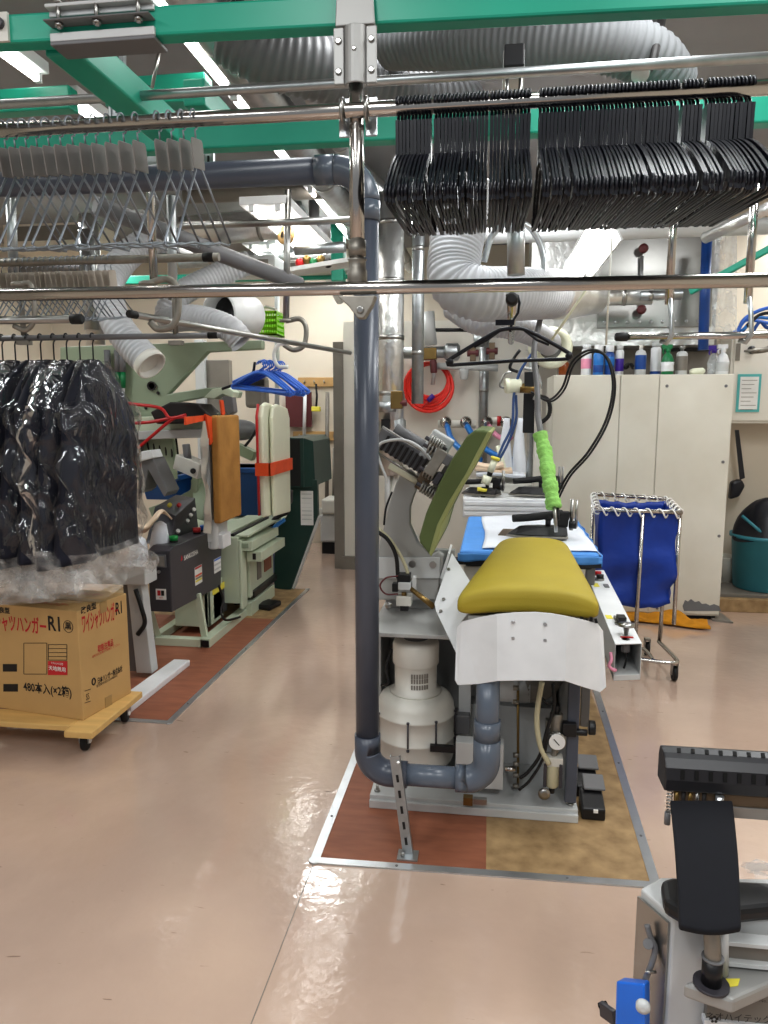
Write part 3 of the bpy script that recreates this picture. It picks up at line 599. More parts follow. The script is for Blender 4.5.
t = T('pull_cord', 'thin white pull cord hanging before the riveted metal box', 'cord', PY(608,345,3.2)); M().tube([PY(612,236,3.2),PY(606,345,3.2)], .004, 'offwhite', 6).build('cord', t)
tag(M().tube([PY(586,290,3.2),PY(548,345,3.4)], .006, 'ivory', 6).build('thin_stick'), 'thin pale stick slanting up to the trough lamp', 'stick')
# black twin cable looping down to the iron
pts = [PY(531,392,4.2),PY(548,400,4.2),PY(562,388,4.0),PY(572,362,3.9),PY(590,350,3.8),PY(606,357,3.8),PY(613,385,3.8),PY(606,420,3.8),PY(588,452,3.8),PY(568,475,3.9),PY(555,500,4.0)]
tag(M().tube(cr(pts,8), .0062, 'rub', 8).tube(cr([p+V3(.014,.02,-.008) for p in pts],8), .0055, 'rub', 8).build('iron_cable'), 'black paired cable looping down past the cream locker to the iron', 'cable')
# ------------------------------------------------------------------ central pressing machine
t = PM = T('pressing_machine', 'grey garment pressing machine with mustard padded buck and raised olive head', 'machine', (0,3.0,.003))
zf = .003
o = M(); o.box(-.425,.355,2.63,3.75,zf,.05,'lgrey'); o.box(-.425,.355,2.615,2.63,zf,.035,'lgrey'); o.build('base_plate', t, .003)
for x, y in ((-.40,2.66),(.33,2.66)): M().cyl((x,y,.05),(x,y,.058),.012,'steel',n=6).cyl((x,y,.05),(x,y,.075),.006,'steel',n=8).build('anchor_bolt', t)
o = M(); o.box(-.42,.31,3.16,3.19,.05,.72,'grey'); o.box(-.1,.30,3.05,3.16,.05,.74,'lgrey'); o.box(-.05,.30,2.96,3.05,.05,.30,'lgrey'); o.build('back_panel', t, .003)
o = M(); o.box(.315,.345,2.67,3.72,.05,.72,'lgrey'); o.build('side_panel', t, .003)
o = M(); o.box(.306,.348,2.635,2.67,.07,.72,'pvc'); o.build('corner_post', t, .004)
o = M(); o.box(-.10,-.05,2.9,3.05,.05,.70,'lgrey'); o.box(-.04,.05,2.74,3.0,.50,.72,'offwhite'); o.box(-.10,.08,2.66,2.72,.09,.27,'lgrey'); o.build('inner_bracket', t, .003)
M().box(.07,.22,2.86,3.04,.46,.74,'black').box(.09,.2,2.84,2.86,.50,.70,'void').build('electric_box', t, .004)
# blower unit
bx, by = -.272, 2.86
BL = M().lathe([(.02,.09),(.12,.092),(.150,.11),(.156,.13),(.156,.205),(.160,.208),(.160,.216),(.156,.219),(.156,.30),(.160,.303),(.160,.311),(.156,.314),(.154,.345),(.140,.372),(.115,.385),(.02,.387)], (bx,by,.0), 'offwhite', n=36).build('blower_drum', t)
o = M(); o.lathe([(.10,.385),(.104,.395),(.085,.402),(.085,.50),(.090,.505),(.093,.51),(.093,.585),(.088,.60),(.05,.606),(.02,.606)], (bx,by,0), 'offwhite', n=30); o.lathe([(.02,.606),(.05,.607),(.05,.61),(.02,.611)], (bx,by,0), 'mgrey')
for i in range(7):
    q = R(-95+i*7); 
    for z in (.43,.455,.475): o.ob((bx+.0855*math.cos(q), by+.0855*math.sin(q), z), (.007,.004,.018), 'greige', rz=math.degrees(q)+90)
MT = o.build('motor', t)
LB(MT, 'cream finned electric motor on the blower drum')
o = M()
for q in (-150,-95,-55,-5):
    x, y = bx+.162*math.cos(R(q)), by+.162*math.sin(R(q)); o.cyl((x,y,.212),(x,y,.308),.0035,'dgrey',n=8); o.cyl((x,y,.311),(x,y,.318),.006,'dgrey',n=6); o.cyl((x,y,.198),(x,y,.206),.006,'dgrey',n=6)
o.build('clamp_screw', BL)
M().box(bx+.14,bx+.22,by+.0,by+.08,.21,.29,'mgrey').build('side_lug', BL, .004)
o = M(); o.lathe([(.05,0),(.05,.05),(.056,.05),(.056,.075),(.05,.075),(.05,.12)], (.06,2.84,.42), 'lgrey', (1,0,0)); o.tube(cr([(.16,2.84,.42),(.23,2.86,.43),(.27,2.9,.47)],5), .052, 'greige', 16); o.build('flange_coupling', t)
M().tube(cr([(bx-.10,by+.02,.55),(bx-.12,by,.48),(bx-.11,by-.02,.42),(bx-.14,by,.40)],6), .006, 'rub', 8).build('motor_cable', t)
# shelf plate and column over the blower
o = M(); o.box(-.425,-.09,2.70,3.16,.655,.672,'grey'); o.box(-.425,-.13,3.06,3.10,.672,.93,'grey'); o.box(-.425,-.16,2.99,3.06,.80,.845,'lgrey'); o.box(-.44,-.42,2.9,3.2,.05,.67,'grey'); o.build('shelf_plate', t, .003)
for c in ((-.30,2.975,.885),(-.215,2.975,.885),(-.215,3.055,.79)): M().bolt(c,(0,-1,0),.016,h=.012,n=12).build('hex_bolt', t)
# swing arm: grey cast plate
AY = 2.98
def A(px, py, y=AY): return PY(px,py,y)
o = M(); outl = [(377,600),(379,545),(384,527),(389,504),(396,483),(402,471),(410,470),(418,478),(416,490),(410,508),(410,525),(418,543),(432,556),(438,552),(444,556),(443,566),(440,576),(440,580),(436,600)]
o.prism([A(*q) for q in outl], (0,.05,0), 'grey'); o.build('swing_arm', t, .006)
o = M(); o.prism([A(*q) for q in ((377,557),(440,557),(440,578),(377,578))], (0,-.012,0), 'lgrey'); o.build('arm_foot', t, .003)
o = M(); o.prism([A(440,578,2.96),A(448,553,2.96),A(450,554,2.96),A(443,580,2.96)], (0,.2,0), 'white'); o.build('edge_strip', t)
# olive head pad, crescent seen on its end
pad = [(492,432),(484,430),(475,430),(467,436),(452,459),(438,486),(426,513),(419,537),(420,543),(431,557)]
inn = [(436,546),(442,525),(454,501),(470,475),(483,450)]
H = M().prism([PY(*q,2.80) for q in pad+inn], (.02,.62,0), 'olive', False).build('head_pad', t, .010, 3)
LB(H, 'curved olive green head pad, raised open')
M().prism([PY(*q,2.795) for q in ((492,432),(488,431),(478,450),(465,475),(449,501),(437,525),(431,546),(429,554),(431,557),(436,546),(442,525),(454,501),(470,475),(483,450))], (.02,.63,0), 'khaki').build('pad_lining', H, .004)
# head mechanism: slanted carriage, springs, cover
e = (A(425,470)-A(389,448)).normalized(); nrm = Vector((e.z*-1,0,e.x))
ang = math.degrees(math.atan2(e.z, e.x))
def F(a, b, y=0.0): c = A(408,455); return c+e*a+nrm*b+V3(0,y,0)
o = M(); o.ob(F(-.02,.005), (.24,.09,.075), 'mgrey', ry=-ang)
for i in range(9): o.ob(F(-.10+i*.022,-.0,-.055), (.010,.03,.065), 'dk', ry=-ang)
o.build('carriage_rack', t, .002)
o = M(); o.tube([F(-.14,.05,-.06),F(.12,.05,-.06),F(.12,-.05,-.06),F(-.14,-.05,-.06)], .005, 'steel', 8, closed=True); o.cyl(F(-.1,.065),F(.1,.065),.022,'mgrey'); o.build('carriage_frame', t)
M().ob(F(.085,.085), (.095,.10,.12), 'lgrey', ry=-ang).build('valve_cover', t, .006)
o = M(); o.cyl(F(-.04,-.065,-.03),F(.09,-.065,-.03),.020,'ivory',r2=.017); o.cyl(F(.09,-.065,-.03),F(.13,-.065,-.03),.03,'bronze'); o.build('air_cylinder', t)
for px,py,L_ in ((428,447,.085),(430,440,.06),(421,486,.07),(424,470,.075)):
    q0 = PY(px,py,2.86); M().spring(q0,q0+e*L_,.020,6,.0045,'steel').cyl(q0-e*.02,q0+e*(L_+.015),.008,'dgrey',n=8).build('coil_spring', t)
o = M(); q0 = PY(436,462,2.86); o.ob(q0,(.045,.05,.11),'cast',ry=-ang); o.ob(q0+e*.035+nrm*.03,(.03,.05,.04),'mgrey',ry=-ang); o.ob(q0+e*.04-nrm*.05,(.025,.05,.05),'dgrey',ry=-ang); o.build('link_block', t, .004)
o = M(); o.ob(F(.085,.0,-.0),(.03,.10,.10),'cast',ry=-ang); o.ob(F(.165,.01),(.03,.16,.15),'cast',ry=-ang); o.ob(F(.11,-.035,-.06),(.05,.03,.05),'bronze',ry=-ang); o.build('pressure_link', t, .003)
M().tube(cr([F(.12,.03,-.08),F(.02,.06,-.09),F(-.06,.04,-.09),F(-.115,-.03,-.08),PY(386,478,2.9),PY(387,482,2.9)],6), .006, 'lgrey', 8).build('air_tube', t)
M().tube(cr([PY(392,492,2.93),PY(386,508,2.93),PY(384,525,2.93)],5), .004, 'rub', 8).build('air_tube', t)
M().tube(cr([PY(378,532,2.85),PY(388,540,2.85),PY(396,556,2.85),PY(398,578,2.85)],6), .008, 'rub', 8).build('black_hose', t)
M().tube(cr([PY(378,528,2.87),PY(392,542,2.87),PY(405,565,2.87),PY(412,590,2.87)],6), .007, 'clearhose', 8).build('clear_hose', t)
# solenoid valves on the shelf
o = M()
def bxp(px0,py0,px1,py1,y,dp,mm,ob_=None):
    a=PY(px0,py1,y); b=PY(px1,py0,y); (ob_ or o).box(a.x,b.x,y,y+dp,a.z,b.z,mm)
bxp(397,575,410,583,2.84,.05,'black'); bxp(392,584,398,592,2.84,.04,'black'); bxp(398,583,411,590,2.83,.05,'lgrey'); bxp(396,597,411,606,2.83,.06,'offwhite'); bxp(400,606,408,611,2.84,.04,'black'); bxp(412,577,416,592,2.84,.03,'lgrey')
o.cyl(PY(404,592,2.85),PY(404,597,2.85),.01,'brass'); o.build('solenoid_valve', t, .002)
M().tube(cr([PY(398,576,2.84),PY(386,578,2.83),PY(380,586,2.83),PY(386,594,2.83),PY(398,594,2.84)],6), .0035, 'maroon', 8).build('valve_wire', t)
M().cyl(PY(410,588,2.84),PY(434,607,2.80),.009,'brass',r2=.012).build('brass_pipe', t)
M().lathe([(.004,0),(.014,.004),(.014,.012),(.004,.016)], PY(389,605,2.83), 'steel', (0,-1,0)).build('wing_nut', t)
# mustard padded buck
y0, y1, cx0, cx1 = 2.47, 3.42, .140, .212
def buck(u, v):
    a = 2*math.pi*u; c, s_ = math.cos(a), math.sin(a)
    vv = .5-.5*math.cos(math.pi*v); y = y0+(y1-y0)*vv
    w = (.243-.088*vv); endf = min(1, (max(0,1-abs(2*vv-1)**16))**.3+.0) if 0 < vv < 1 else 0
    w *= .90+.10*endf if vv < .5 else .74+.26*endf
    h = .052*(.25+.75*endf)
    x = math.copysign(abs(c)**.42, c)*w
    crown = .032*(1-(x/.25)**2) 
    z = .845+math.copysign(abs(s_)**.6, s_)*h+crown+(.012*vv if s_ > 0 else 0)
    if v in (0, 1): z = .845+crown*.9+(s_*.012)
    return (cx0+(cx1-cx0)*vv+x, y, z)
BK = M().grid(buck, 56, 36, 'yel', wrap=True)
k = 56; o0 = len(BK.v)-37*k; mi_ = BK._m('yel')
BK.f.append([o0+j for j in range(k)]); BK.f.append([o0+36*k+j for j in range(k)]); BK.mi += [mi_,mi_]; BK.sm += [False,False]
bk = LB(BK.build('buck_pad', t), 'mustard yellow padded buck cover')
o = M(); o.box(.02,.30,2.55,3.35,.75,.80,'mgrey'); o.box(.12,.24,2.9,3.1,.60,.76,'grey'); o.xy([(-.06,2.50),(.35,2.50),(.31,3.38),(.10,3.38)],.79,.81,'grey'); o.build('buck_frame', t, .004)
o = M()
for i in range(7): o.ob((.27+i*.016,2.462,.822+.004*math.sin(i*3)),(.009,.008,.014),'black',ry=20*math.sin(i*5))
o.build('elastic_edge', bk)
# white folded apron in front of the buck, left wing plate
def plate(o, pts, th, mm): o.prism(pts, th, mm)
TP = [(457,627,2.50),(462,621.5,2.49),(480,617,2.46),(497,614,2.43),(515,612.3,2.43),(535,611.8,2.43),(552,613.3,2.43),(567,616,2.43),(585,620,2.455),(598,624,2.475),(603,631,2.485)]
BT = [(455,680,2.47),(458,685,2.465),(478,684,2.435),(497,681,2.40),(515,680.5,2.40),(535,680.5,2.40),(552,680.7,2.40),(565,681,2.40),(583,687,2.425),(600,692,2.45),(606,687,2.455)]
o = M(); tp = [PY(*p) for p in TP]; bt = [PY(*p) for p in BT]; nn_ = len(tp)
o.add(tp+bt, [(i,i+1,nn_+i+1,nn_+i) for i in range(nn_-1)], 'white')
AP = LB(o.build('apron_plate', t, .0012, 2, .004), 'white folded metal apron')
o = M()
for px,py in ((513,622),(545,624),(513,638),(545,640)): o.bolt(PY(px,py,2.42),(0,-1,0),.0065,'alu',.006,10)
o.build('screw', AP)
o = M(); q = [(452,553,3.02),(463,570,2.94),(471,583,2.88),(478,600,2.80),(461,622,2.60),(457,655,2.53),(436,611,2.70),(434.5,604,2.74),(437,596,2.78)]
wa, wb_, wc = PY(452,553,3.0), PY(457,655,2.52), PY(434.5,606,2.76); wn = (wb_-wa).cross(wc-wa).normalized()
def wp(px, py): d = ray(px,py); return CAMP+d*((wa-CAMP).dot(wn)/d.dot(wn))
o.prism([wp(p[0],p[1]) for p in q], wn*.004, 'white'); WG = LB(o.build('wing_plate', t), 'white wing plate beside the buck')
o = M()
for px,py,y in ((444,600,2.76),(441,612,2.70),(449,570,2.92)): o.bolt(wp(px,py)-wn*(.002 if wn.y > 0 else -.006),wn*(-1 if wn.y > 0 else 1),.007,'steel',.006,10)
o.build('screw', WG)
# switch trough on the outer side
zc = .70; a = PZ(615,644,zc); b = PZ(642,643,zc); c = PZ(604,570,zc); d = PZ(585,570,zc); hgt = .135
o = M(); dz = V3(0,0,-hgt)
o.hexa([p+V3(0,0,-.004) for p in (a,b,c,d)]+[a,b,c,d], 'white')
o.prism([a,d,d+dz,a+dz],(.003,0,0),'lgrey'); o.prism([b,c,c+dz,b+dz],(-.003,0,0),'lgrey'); o.hexa([p+dz for p in (a,b,c,d)]+[p+dz+V3(0,0,.02) for p in (a,b,c,d)],'lgrey')
o.prism([d,c,c+dz,d+dz],(0,-.003,0),'lgrey'); SW = LB(o.build('switch_trough', t, .002), 'long white switch box with an open end')
def sw(px, py): return PZ(px,py,zc+.001)
o = M(); o.cyl(sw(598,575),sw(598,575)+V3(0,0,.018),.016,'redp'); o.cyl(sw(600,579),sw(600,579)+V3(0,0,.022),.017,'dk'); o.cyl(sw(599,580),sw(599,580)+V3(0,0,.008),.025,'steel'); o.build('push_button', SW)
o = M(); p = sw(621,624); o.cyl(p,p+V3(0,0,.008),.024,'steel'); o.box(p.x-.014,p.x+.016,p.y-.02,p.y+.03,p.z+.008,p.z+.03,'dk'); o.box(p.x-.016,p.x+.018,p.y+.035,p.y+.075,p.z,p.z+.012,'mgrey'); o.build('selector_switch', SW)
o = M(); p = sw(626,635); o.lathe([(.006,0),(.012,.03),(.03,.034),(.03,.042),(.005,.046)],p,'steel'); o.box(p.x-.025,p.x+.02,p.y-.035,p.y-.025,p.z,p.z+.003,'redp'); o.build('lever_knob', SW)
o = M(); p = sw(606,586); o.box(p.x-.01,p.x+.012,p.y-.03,p.y+.03,p.z,p.z+.003,'mgrey'); p = sw(596,585); o.box(p.x-.012,p.x+.012,p.y-.035,p.y+.035,p.z,p.z+.001,'ylab'); p = sw(609,617); o.box(p.x-.012,p.x+.012,p.y-.025,p.y+.025,p.z,p.z+.001,'ylab'); o.build('label_sticker', SW)
o = M(); m_ = (a+b)/2+V3(0,.05,0); o.cyl(m_,m_+V3(0,0,-.045),.016,'mgrey'); o.tube(cr([m_+V3(0,0,-.045),m_+V3(.006,.01,-.08),m_+V3(0,.02,-.12)],5),.004,'rub',8); o.build('wiring', SW)
o = M(); p = a+V3(-.012,-.012,-.055); o.tube(cr([p+V3(.0,.02,.02),p,p+V3(-.008,-.006,-.02),p+V3(.01,-.008,-.034),p+V3(.016,-.006,-.03)],5),.006,'pink',8); o.build('cable_clip', SW)
M().beam((.35,2.95,.62),(.47,2.95,.60),.04,.012,'grey').beam((.35,3.5,.62),(.5,3.5,.60),.04,.012,'grey').build('trough_bracket', t)
# service side: regulator, gauge, filter, hoses
def S(px, py, y=2.60): return PY(px,py,y)
o = M(); g = S(557,742); o.lathe([(.01,.0),(.033,.0),(.033,-.03),(.01,-.03)], g, 'steel', (0,-1,0)); o.cyl(g+V3(0,-.0,0),g+V3(0,-.004,0),.029,'paper',n=24)
gd = o; GA = gd.build('pressure_gauge', t)
M().beam(g+V3(.008,-.006,-.01),g+V3(-.012,-.006,.012),.003,.001,'dk',(0,1,0)).build('needle', GA)
o = M(); p = S(557,728); o.cyl(p+V3(0,.04,-.03),p+V3(0,.04,.04),.024,'cast'); o.cyl(p+V3(0,.04,.04),p+V3(0,.04,.07),.011,'black'); o.ob(p+V3(-.028,.04,0),(.02,.03,.03),'steel'); o.build('regulator_body', t, .003)
o = M(); p = S(570,732); o.ob(p+V3(.0,.03,0),(.05,.035,.05),'black'); o.cyl(p+V3(.02,.03,-.012),p+V3(.065,.03,-.012),.012,'black'); o.cyl(p+V3(.068,.03,.008),p+V3(.092,.03,.008),.026,'black'); o.build('pressure_valve', t, .003)
o = M(); p = S(553,775); o.lathe([(.02,-.06),(.024,-.05),(.026,.03),(.02,.035)],p+V3(0,.03,0),'clearhose'); o.ob(p+V3(0,.03,.045),(.07,.05,.035),'offwhite'); o.cyl(p+V3(0,.03,-.06),p+V3(0,.03,-.085),.011,'black'); o.box(p.x-.034,p.x-.022,p.y,p.y+.01,p.z-.05,p.z+.04,'dgrey'); o.box(p.x+.022,p.x+.034,p.y,p.y+.01,p.z-.05,p.z+.04,'dgrey'); o.cyl(p+V3(.003,.03,.06),S(557,748)+V3(0,.03,0),.012,'cast'); o.build('air_filter', t, .002)
M().tube(cr([S(542,682),S(538,705),S(537,725),S(541,748),S(549,764)],6), .010, 'clearhose', 10).build('braided_hose', t)
M().tube(cr([S(553,684),S(554,706),S(547,730),S(540,755),S(528,772),S(520,778)],6), .0065, 'rub', 8).tube(cr([S(549,728),S(543,758),S(530,780),S(519,790)],6), .0055, 'rub', 8).tube(cr([S(541,697),S(548,704),S(556,703)],4),.0045,'rub',8).build('black_hose', t)
o = M(); o.cyl(S(518,688,2.74),S(518,783,2.74),.005,'brass',n=8)
for py in (688,702,755,764,775,786): o.cyl(S(513,py,2.74),S(519,py,2.74),.010,'cast',n=8)
o.box(S(513,0,2.70).x,S(516,0,2.74).x,2.74,2.76,S(0,795,2.74).z,S(0,745,2.74).z,'dgrey'); o.cyl(S(505,769,2.66),S(516,769,2.66),.011,'chrome'); o.build('pipe_manifold', t)
o = M(); o.lathe([(.01,0),(.022,.002),(.022,.01),(.01,.014)], S(544,793), 'steel', (0,-1,0)); o.build('drain_plug', t); o = M(); p = S(468,800,2.62); o.ob(p,(.035,.03,.03),'brass'); o.ob(p+V3(.045,0,0),(.05,.02,.02),'steel'); o.build('drain_cock', t)
M().box(-.20,-.08,2.70,2.72,.205,.23,'black').cyl((-.10,2.70,.235),(-.10,2.685,.235),.012,'black').build('black_rail', t)
# foot pedals
for i,(px,py) in enumerate(((592,812),(586,790))):
    p = PZ(px,py,.003); t2 = T('foot_pedal', ('front black foot pedal with grey tread at the machine corner','rear black foot pedal with grey tread behind the front one')[i], 'pedal', p)
    o = M(); o.yz([(p.y-.06,p.z),(p.y+.05,p.z),(p.y+.05,p.z+.075),(p.y-.06,p.z+.045)], p.x-.045,p.x+.04,'black'); o.build('pedal_body', t2, .006)
    M().hexa([(p.x-.03,p.y+.02,p.z+.075),(p.x+.05,p.y+.02,p.z+.075),(p.x+.05,p.y+.10,p.z+.095),(p.x-.03,p.y+.10,p.z+.095),(p.x-.03,p.y+.02,p.z+.085),(p.x+.05,p.y+.02,p.z+.085),(p.x+.05,p.y+.10,p.z+.105),(p.x-.03,p.y+.10,p.z+.105)],'mgrey').build('tread', t2, .004)
    if i == 0: M().box(p.x-.004,p.x+.012,p.y-.064,p.y-.058,p.z+.032,p.z+.044,'inkw').build('badge', t2)
# ------------------------------------------------------------------ ironing table
t = T('ironing_table', 'vacuum ironing table with sky blue cover behind the mustard buck', 'table', (.2,3.9,0))
x0, x1, ya, yb, zt = -.125, .515, 3.42, 4.55, .86
def top(z0, z1, e=0, dx=0):
    return [(x0-e,ya-e),(x1+e,ya-e),(x1+e+.03,yb+e),(x0-e+.01,yb+e)]
o = M(); o.xy(top(0,0), zt-.034, zt, 'blue'); 
b_ = o.build('padded_cover', t, .018, 3)
M().grid(lambda u,v: (x0-.006+u*(x1-x0+.012), ya-.012-.006*math.sin(u*40), zt-.01-v*(.036+.005*math.sin(u*23))), 40, 4, 'blue').grid(lambda u,v: (x1+.008+.004*math.sin(u*30)+.02*u, ya-.01+u*.9, zt-.01-v*(.045+.006*math.sin(u*17))), 30, 4, 'blue').build('cover_skirt', b_, solid=.004)
o = M(); o.xy([(x0+.03,ya+.03),(x1-.03,ya+.03),(x1-.01,yb-.03),(x0+.04,yb-.03)], zt-.08, zt-.034, 'black'); o.box(x0-.03,x1+.01,ya+.0,ya+.05,zt-.068,zt-.04,'black'); o.build('suction_box', t, .004)
for x, y in ((x1-.03,ya+.08),(x0+.05,ya+.08),(x1-.02,yb-.1),(x0+.06,yb-.1)): M().box(x-.02,x+.02,y-.02,y+.02,0,zt-.08,'mgrey').build('leg', t, .003)
M().box(x0+.05,x1-.05,ya+.15,yb-.15,.25,.28,'lgrey').build('lower_shelf', t, .004)
M().box(x0+.02,x0+.25,ya+.05,ya+.06,.52,.775,'cream').build('front_panel', t, .004)
def sh(u, v):
    x = -.02+u*.535+.012*math.sin(v*5)*(1-u); y = 3.46+v*1.06
    z = zt+.006+.004*math.sin(u*7+v*5)+.003*math.sin(v*19+u*3)
    if u > .93: x = .505+(u-.93)*.35; z -= (u-.93)*.45*(1.0-.7*v)
    return (x, y, z)
o = M().grid(sh, 30, 24, 'sheet'); tag(o.build('pressing_cloth', solid=.003), 'white pressing cloth spread over the blue ironing table', 'cloth')
# steam iron on the front table
def iron(base, rz, label, sc=1.0):
    t = T('steam_iron', label, 'iron', base); B = Vector(base); q = Euler((0,0,R(rz))).to_matrix()
    def w(x,y,z): return B+q@(V3(x,y,z)*sc)
    out = [(-.10,-.062),(.05,-.058),(.13,-.03),(.165,0),(.13,.03),(.05,.058),(-.10,.062)]
    M().prism([w(x,y,0) for x,y in out], (0,0,.012), 'cast').build('sole_plate', t, .002)
    o = M(); n = len(out); lo = [w(x,y,.012) for x,y in out]; hi = [w(x*.78-.02,y*.6,.05) for x,y in out]
    o.add(lo+hi, [tuple(range(n))[::-1], tuple(range(n,2*n))]+[(i,(i+1)%n,n+(i+1)%n,n+i) for i in range(n)], 'black'); o.build('iron_body', t, .006)
    o = M(); o.tube(cr([w(.14,0,.082),w(.06,0,.088),w(-.02,0,.098),w(-.085,0,.106)],5), [.0175*sc]*16, 'rub', 12)
    o.prism([w(-.06,-.016,.045),w(-.105,-.016,.045),w(-.115,-.016,.116),w(-.06,-.016,.118)], q@V3(0,.032*sc,0), 'black'); o.build('handle', t, .006)
    o = M(); o.cyl(w(-.02,0,.05),w(-.02,0,.095),.012*sc,'dgrey'); o.tube([w(-.03,0,.095),w(.05,0,.083),w(.085,0,.078)],.005*sc,'black',8); o.sph(w(-.02,0,.09),.02*sc,'black',nu=12,nv=8); o.build('steam_lever', t); M().cyl(w(-.14,.03,.06),w(-.11,.02,.06),.018*sc,'black').build('knob', t)
    o = M(); o.cyl(w(-.125,-.012,.03),w(-.125,-.012,.17),.009*sc,'steel'); o.cyl(w(-.14,.018,.05),w(-.14,.018,.17),.007*sc,'steel'); o.build('steam_fitting', t)
    return t
p = PZ(536,536,zt+.02); iron((p.x+.035,p.y-.005,zt+.018), 180+4, 'black steam iron with thick handle on the blue ironing table', 1.12)
o = M(); p = PZ(527,537,zt); o.prism([(p.x-.15,p.y-.03,zt+.008),(p.x+.17,p.y-.05,zt+.008),(p.x+.18,p.y+.16,zt+.008),(p.x-.12,p.y+.17,zt+.008)], (0,0,.006), 'bronze'); tag(o.build('iron_rest', bevel=.004), 'flat dark iron rest under the front steam iron', 'rest')
# hose wrapped in lime towelling
t = T('steam_hose', 'steam hose wrapped in lime green towelling rising from the front iron', 'hose', PY(552,530,3.75))
path = [PY(554,508,3.62),PY(551,490,3.66),PY(548,472,3.72),PY(545,453,3.8),PY(540,434,3.85)]
pc = cr(path,12); M().tube(pc, [.036+.0035*math.sin(i*.55)+.0022*math.sin(i*1.7) for i in range(len(pc))], 'lime', 14).build('towel_wrap', t)
M().tube(cr([PY(541,434,3.9),PY(538,415,4.0),PY(537,385,4.1),PY(534,350,4.2),PY(540,320,4.3)],6), .016, 'mgrey', 10).build('braided_hose', t)
o = M(); o.cyl(PY(556,532,3.56),PY(554,500,3.62),.009,'steel'); o.tube(cr([PY(558,520,3.6),PY(557,495,3.66),PY(553,470,3.74)],5),.008,'rub',8); o.build('hose_clip', t)

# ------------------------------------------------------------------ far ironing station
t = T('ironing_station', 'off white ironing station with slatted front at the cream wall', 'table', (.2,5.1,0))
o = M(); o.box(-.16,.44,4.88,5.55,.80,.93,'white'); o.box(-.10,.40,4.92,5.5,.1,.80,'cream'); o.build('cabinet_body', t, .008)
o = M()
for i in range(3): o.box(-.15,.43,4.872,4.88,.815+i*.035,.84+i*.035,'white')
o.build('front_slat', t, .003)
M().box(-.13,.43,5.2,5.52,.93,1.0,'offwhite').box(-.08,.40,5.3,5.5,1.0,1.05,'cream').build('rear_ledge', t, .01)
iron((.33,5.02,.94), 180, 'black steam iron resting on the far ironing station', 1.15)
iron((-.02,4.99,.94), 160, 'dark iron behind the olive pad on the far ironing station', 1.0)
G = 'folded cloths on the far station'
for i,(x,y,z,dx,tx) in enumerate(((.09,5.3,1.055,.34,'bottom folded cloth, widest of the pile on the far station'),(.04,5.3,1.085,.26,'middle folded beige cloth of the pile on the far station'),(.0,5.3,1.115,.22,'top folded beige cloth of the pile on the far station'))):
    o = M().grid(lambda u,v,dx=dx,x=x,y=y,z=z: (x+(u-.5)*dx, y+(v-.5)*.22, z+.010*math.sin(u*5+i)+.006*math.sin(v*9)), 12, 8, ('sheet','cloth','cloth')[i])
    tag(o.build('folded_cloth', solid=.026, bevel=.006), tx, 'cloth', G)
# white spray hoses / sleeves hanging
for i,(px,tx) in enumerate(((505,'slimmer white cloth sleeve hanging over the far ironing station'),(519,'broader white cloth sleeve hanging over the far ironing station'))):
    y = 5.62; pts = [PY(px+2,418,y),PY(px,450,y),PY(px+2,486,y)]
    tag(M().tube(cr(pts,6), [.02+.05*(k/12) for k in range(13)], 'sheet', 10).build('hanging_cloth'), tx, 'cloth')
tag(M().tube([PY(498,446,5.5),PY(509,487,5.4)], .018, 'ivory', 8).build('white_stick'), 'pale rod leaning on the far ironing station', 'rod')
o = M(); o.box(PY(373,0,5.3).x,PY(378,0,5.3).x,5.0,5.3,0,.01,'lgrey'); 
# service plumbing on the wall
YW = 6.74
t = T('air_manifold', 'wall manifold with quick couplers and a white red union', 'pipe', PY(450,424,YW))
a = PY(402,423,YW); M().cyl(PY(438,424,YW-.06),PY(476,424,YW-.06),.035,'offwhite').cyl(PY(484,421,YW-.06),PY(530,421,YW-.06),.032,'offwhite').build('manifold_pipe', t)
for px in (446,466,487,506):
    p = PY(px,421,YW-.10); o = M(); o.lathe([(.03,0),(.05,.02),(.05,.06),(.028,.07),(.028,.11)], p, 'chrome', (0,-1,-.25), 14); o.build('coupler', t)
M().cyl(PY(497,421,YW-.06),PY(501,421,YW-.06),.045,'redp').build('red_collar', t)
def hose_(label, pts, r, mm, name='air_hose'): return tag(M().tube(cr([PY(*p) for p in pts],8), r, mm, 8).build(name), label, 'hose')
hose_('bright blue air hose drooping from the first wall coupler', [(447,426,6.5),(452,440,6.3),(464,452,6.1),(480,460,5.9)], .026, 'bhose')
hose_('bright blue air hose curving from the second wall coupler behind the pad', [(467,426,6.5),(474,437,6.4),(487,450,6.2),(503,458,6.1),(520,462,6.0),(534,470,5.9)], .026, 'bhose')
hose_('pink air hose hanging from the red collared union', [(489,426,6.5),(495,434,6.4),(506,440,6.3),(512,436,6.3)], .022, 'pink')
hose_('pair of dark blue spray gun hoses hanging past the manifold', [(533,352,5.0),(520,372,5.0),(514,395,5.0),(512,425,5.0),(503,445,5.0),(496,462,5.0)], .009, 'slate')
hose_('violet grey hose dropping to the inline valve', [(516,395,5.05),(516,420,5.05),(508,443,5.05),(498,462,5.05)], .009, 'slate')
t = T('spray_valve', 'inline spray valve with yellow rings dangling on blue hoses', 'valve', PY(483,500,4.95))
o = M(); o.cyl(PY(495,460,4.95),PY(490,472,4.95),.022,'ivory'); o.cyl(PY(488,476,4.95),PY(485,484,4.95),.03,'ivory'); o.cyl(PY(484,487,4.95),PY(482,503,4.95),.016,'black'); o.build('valve_body', t)
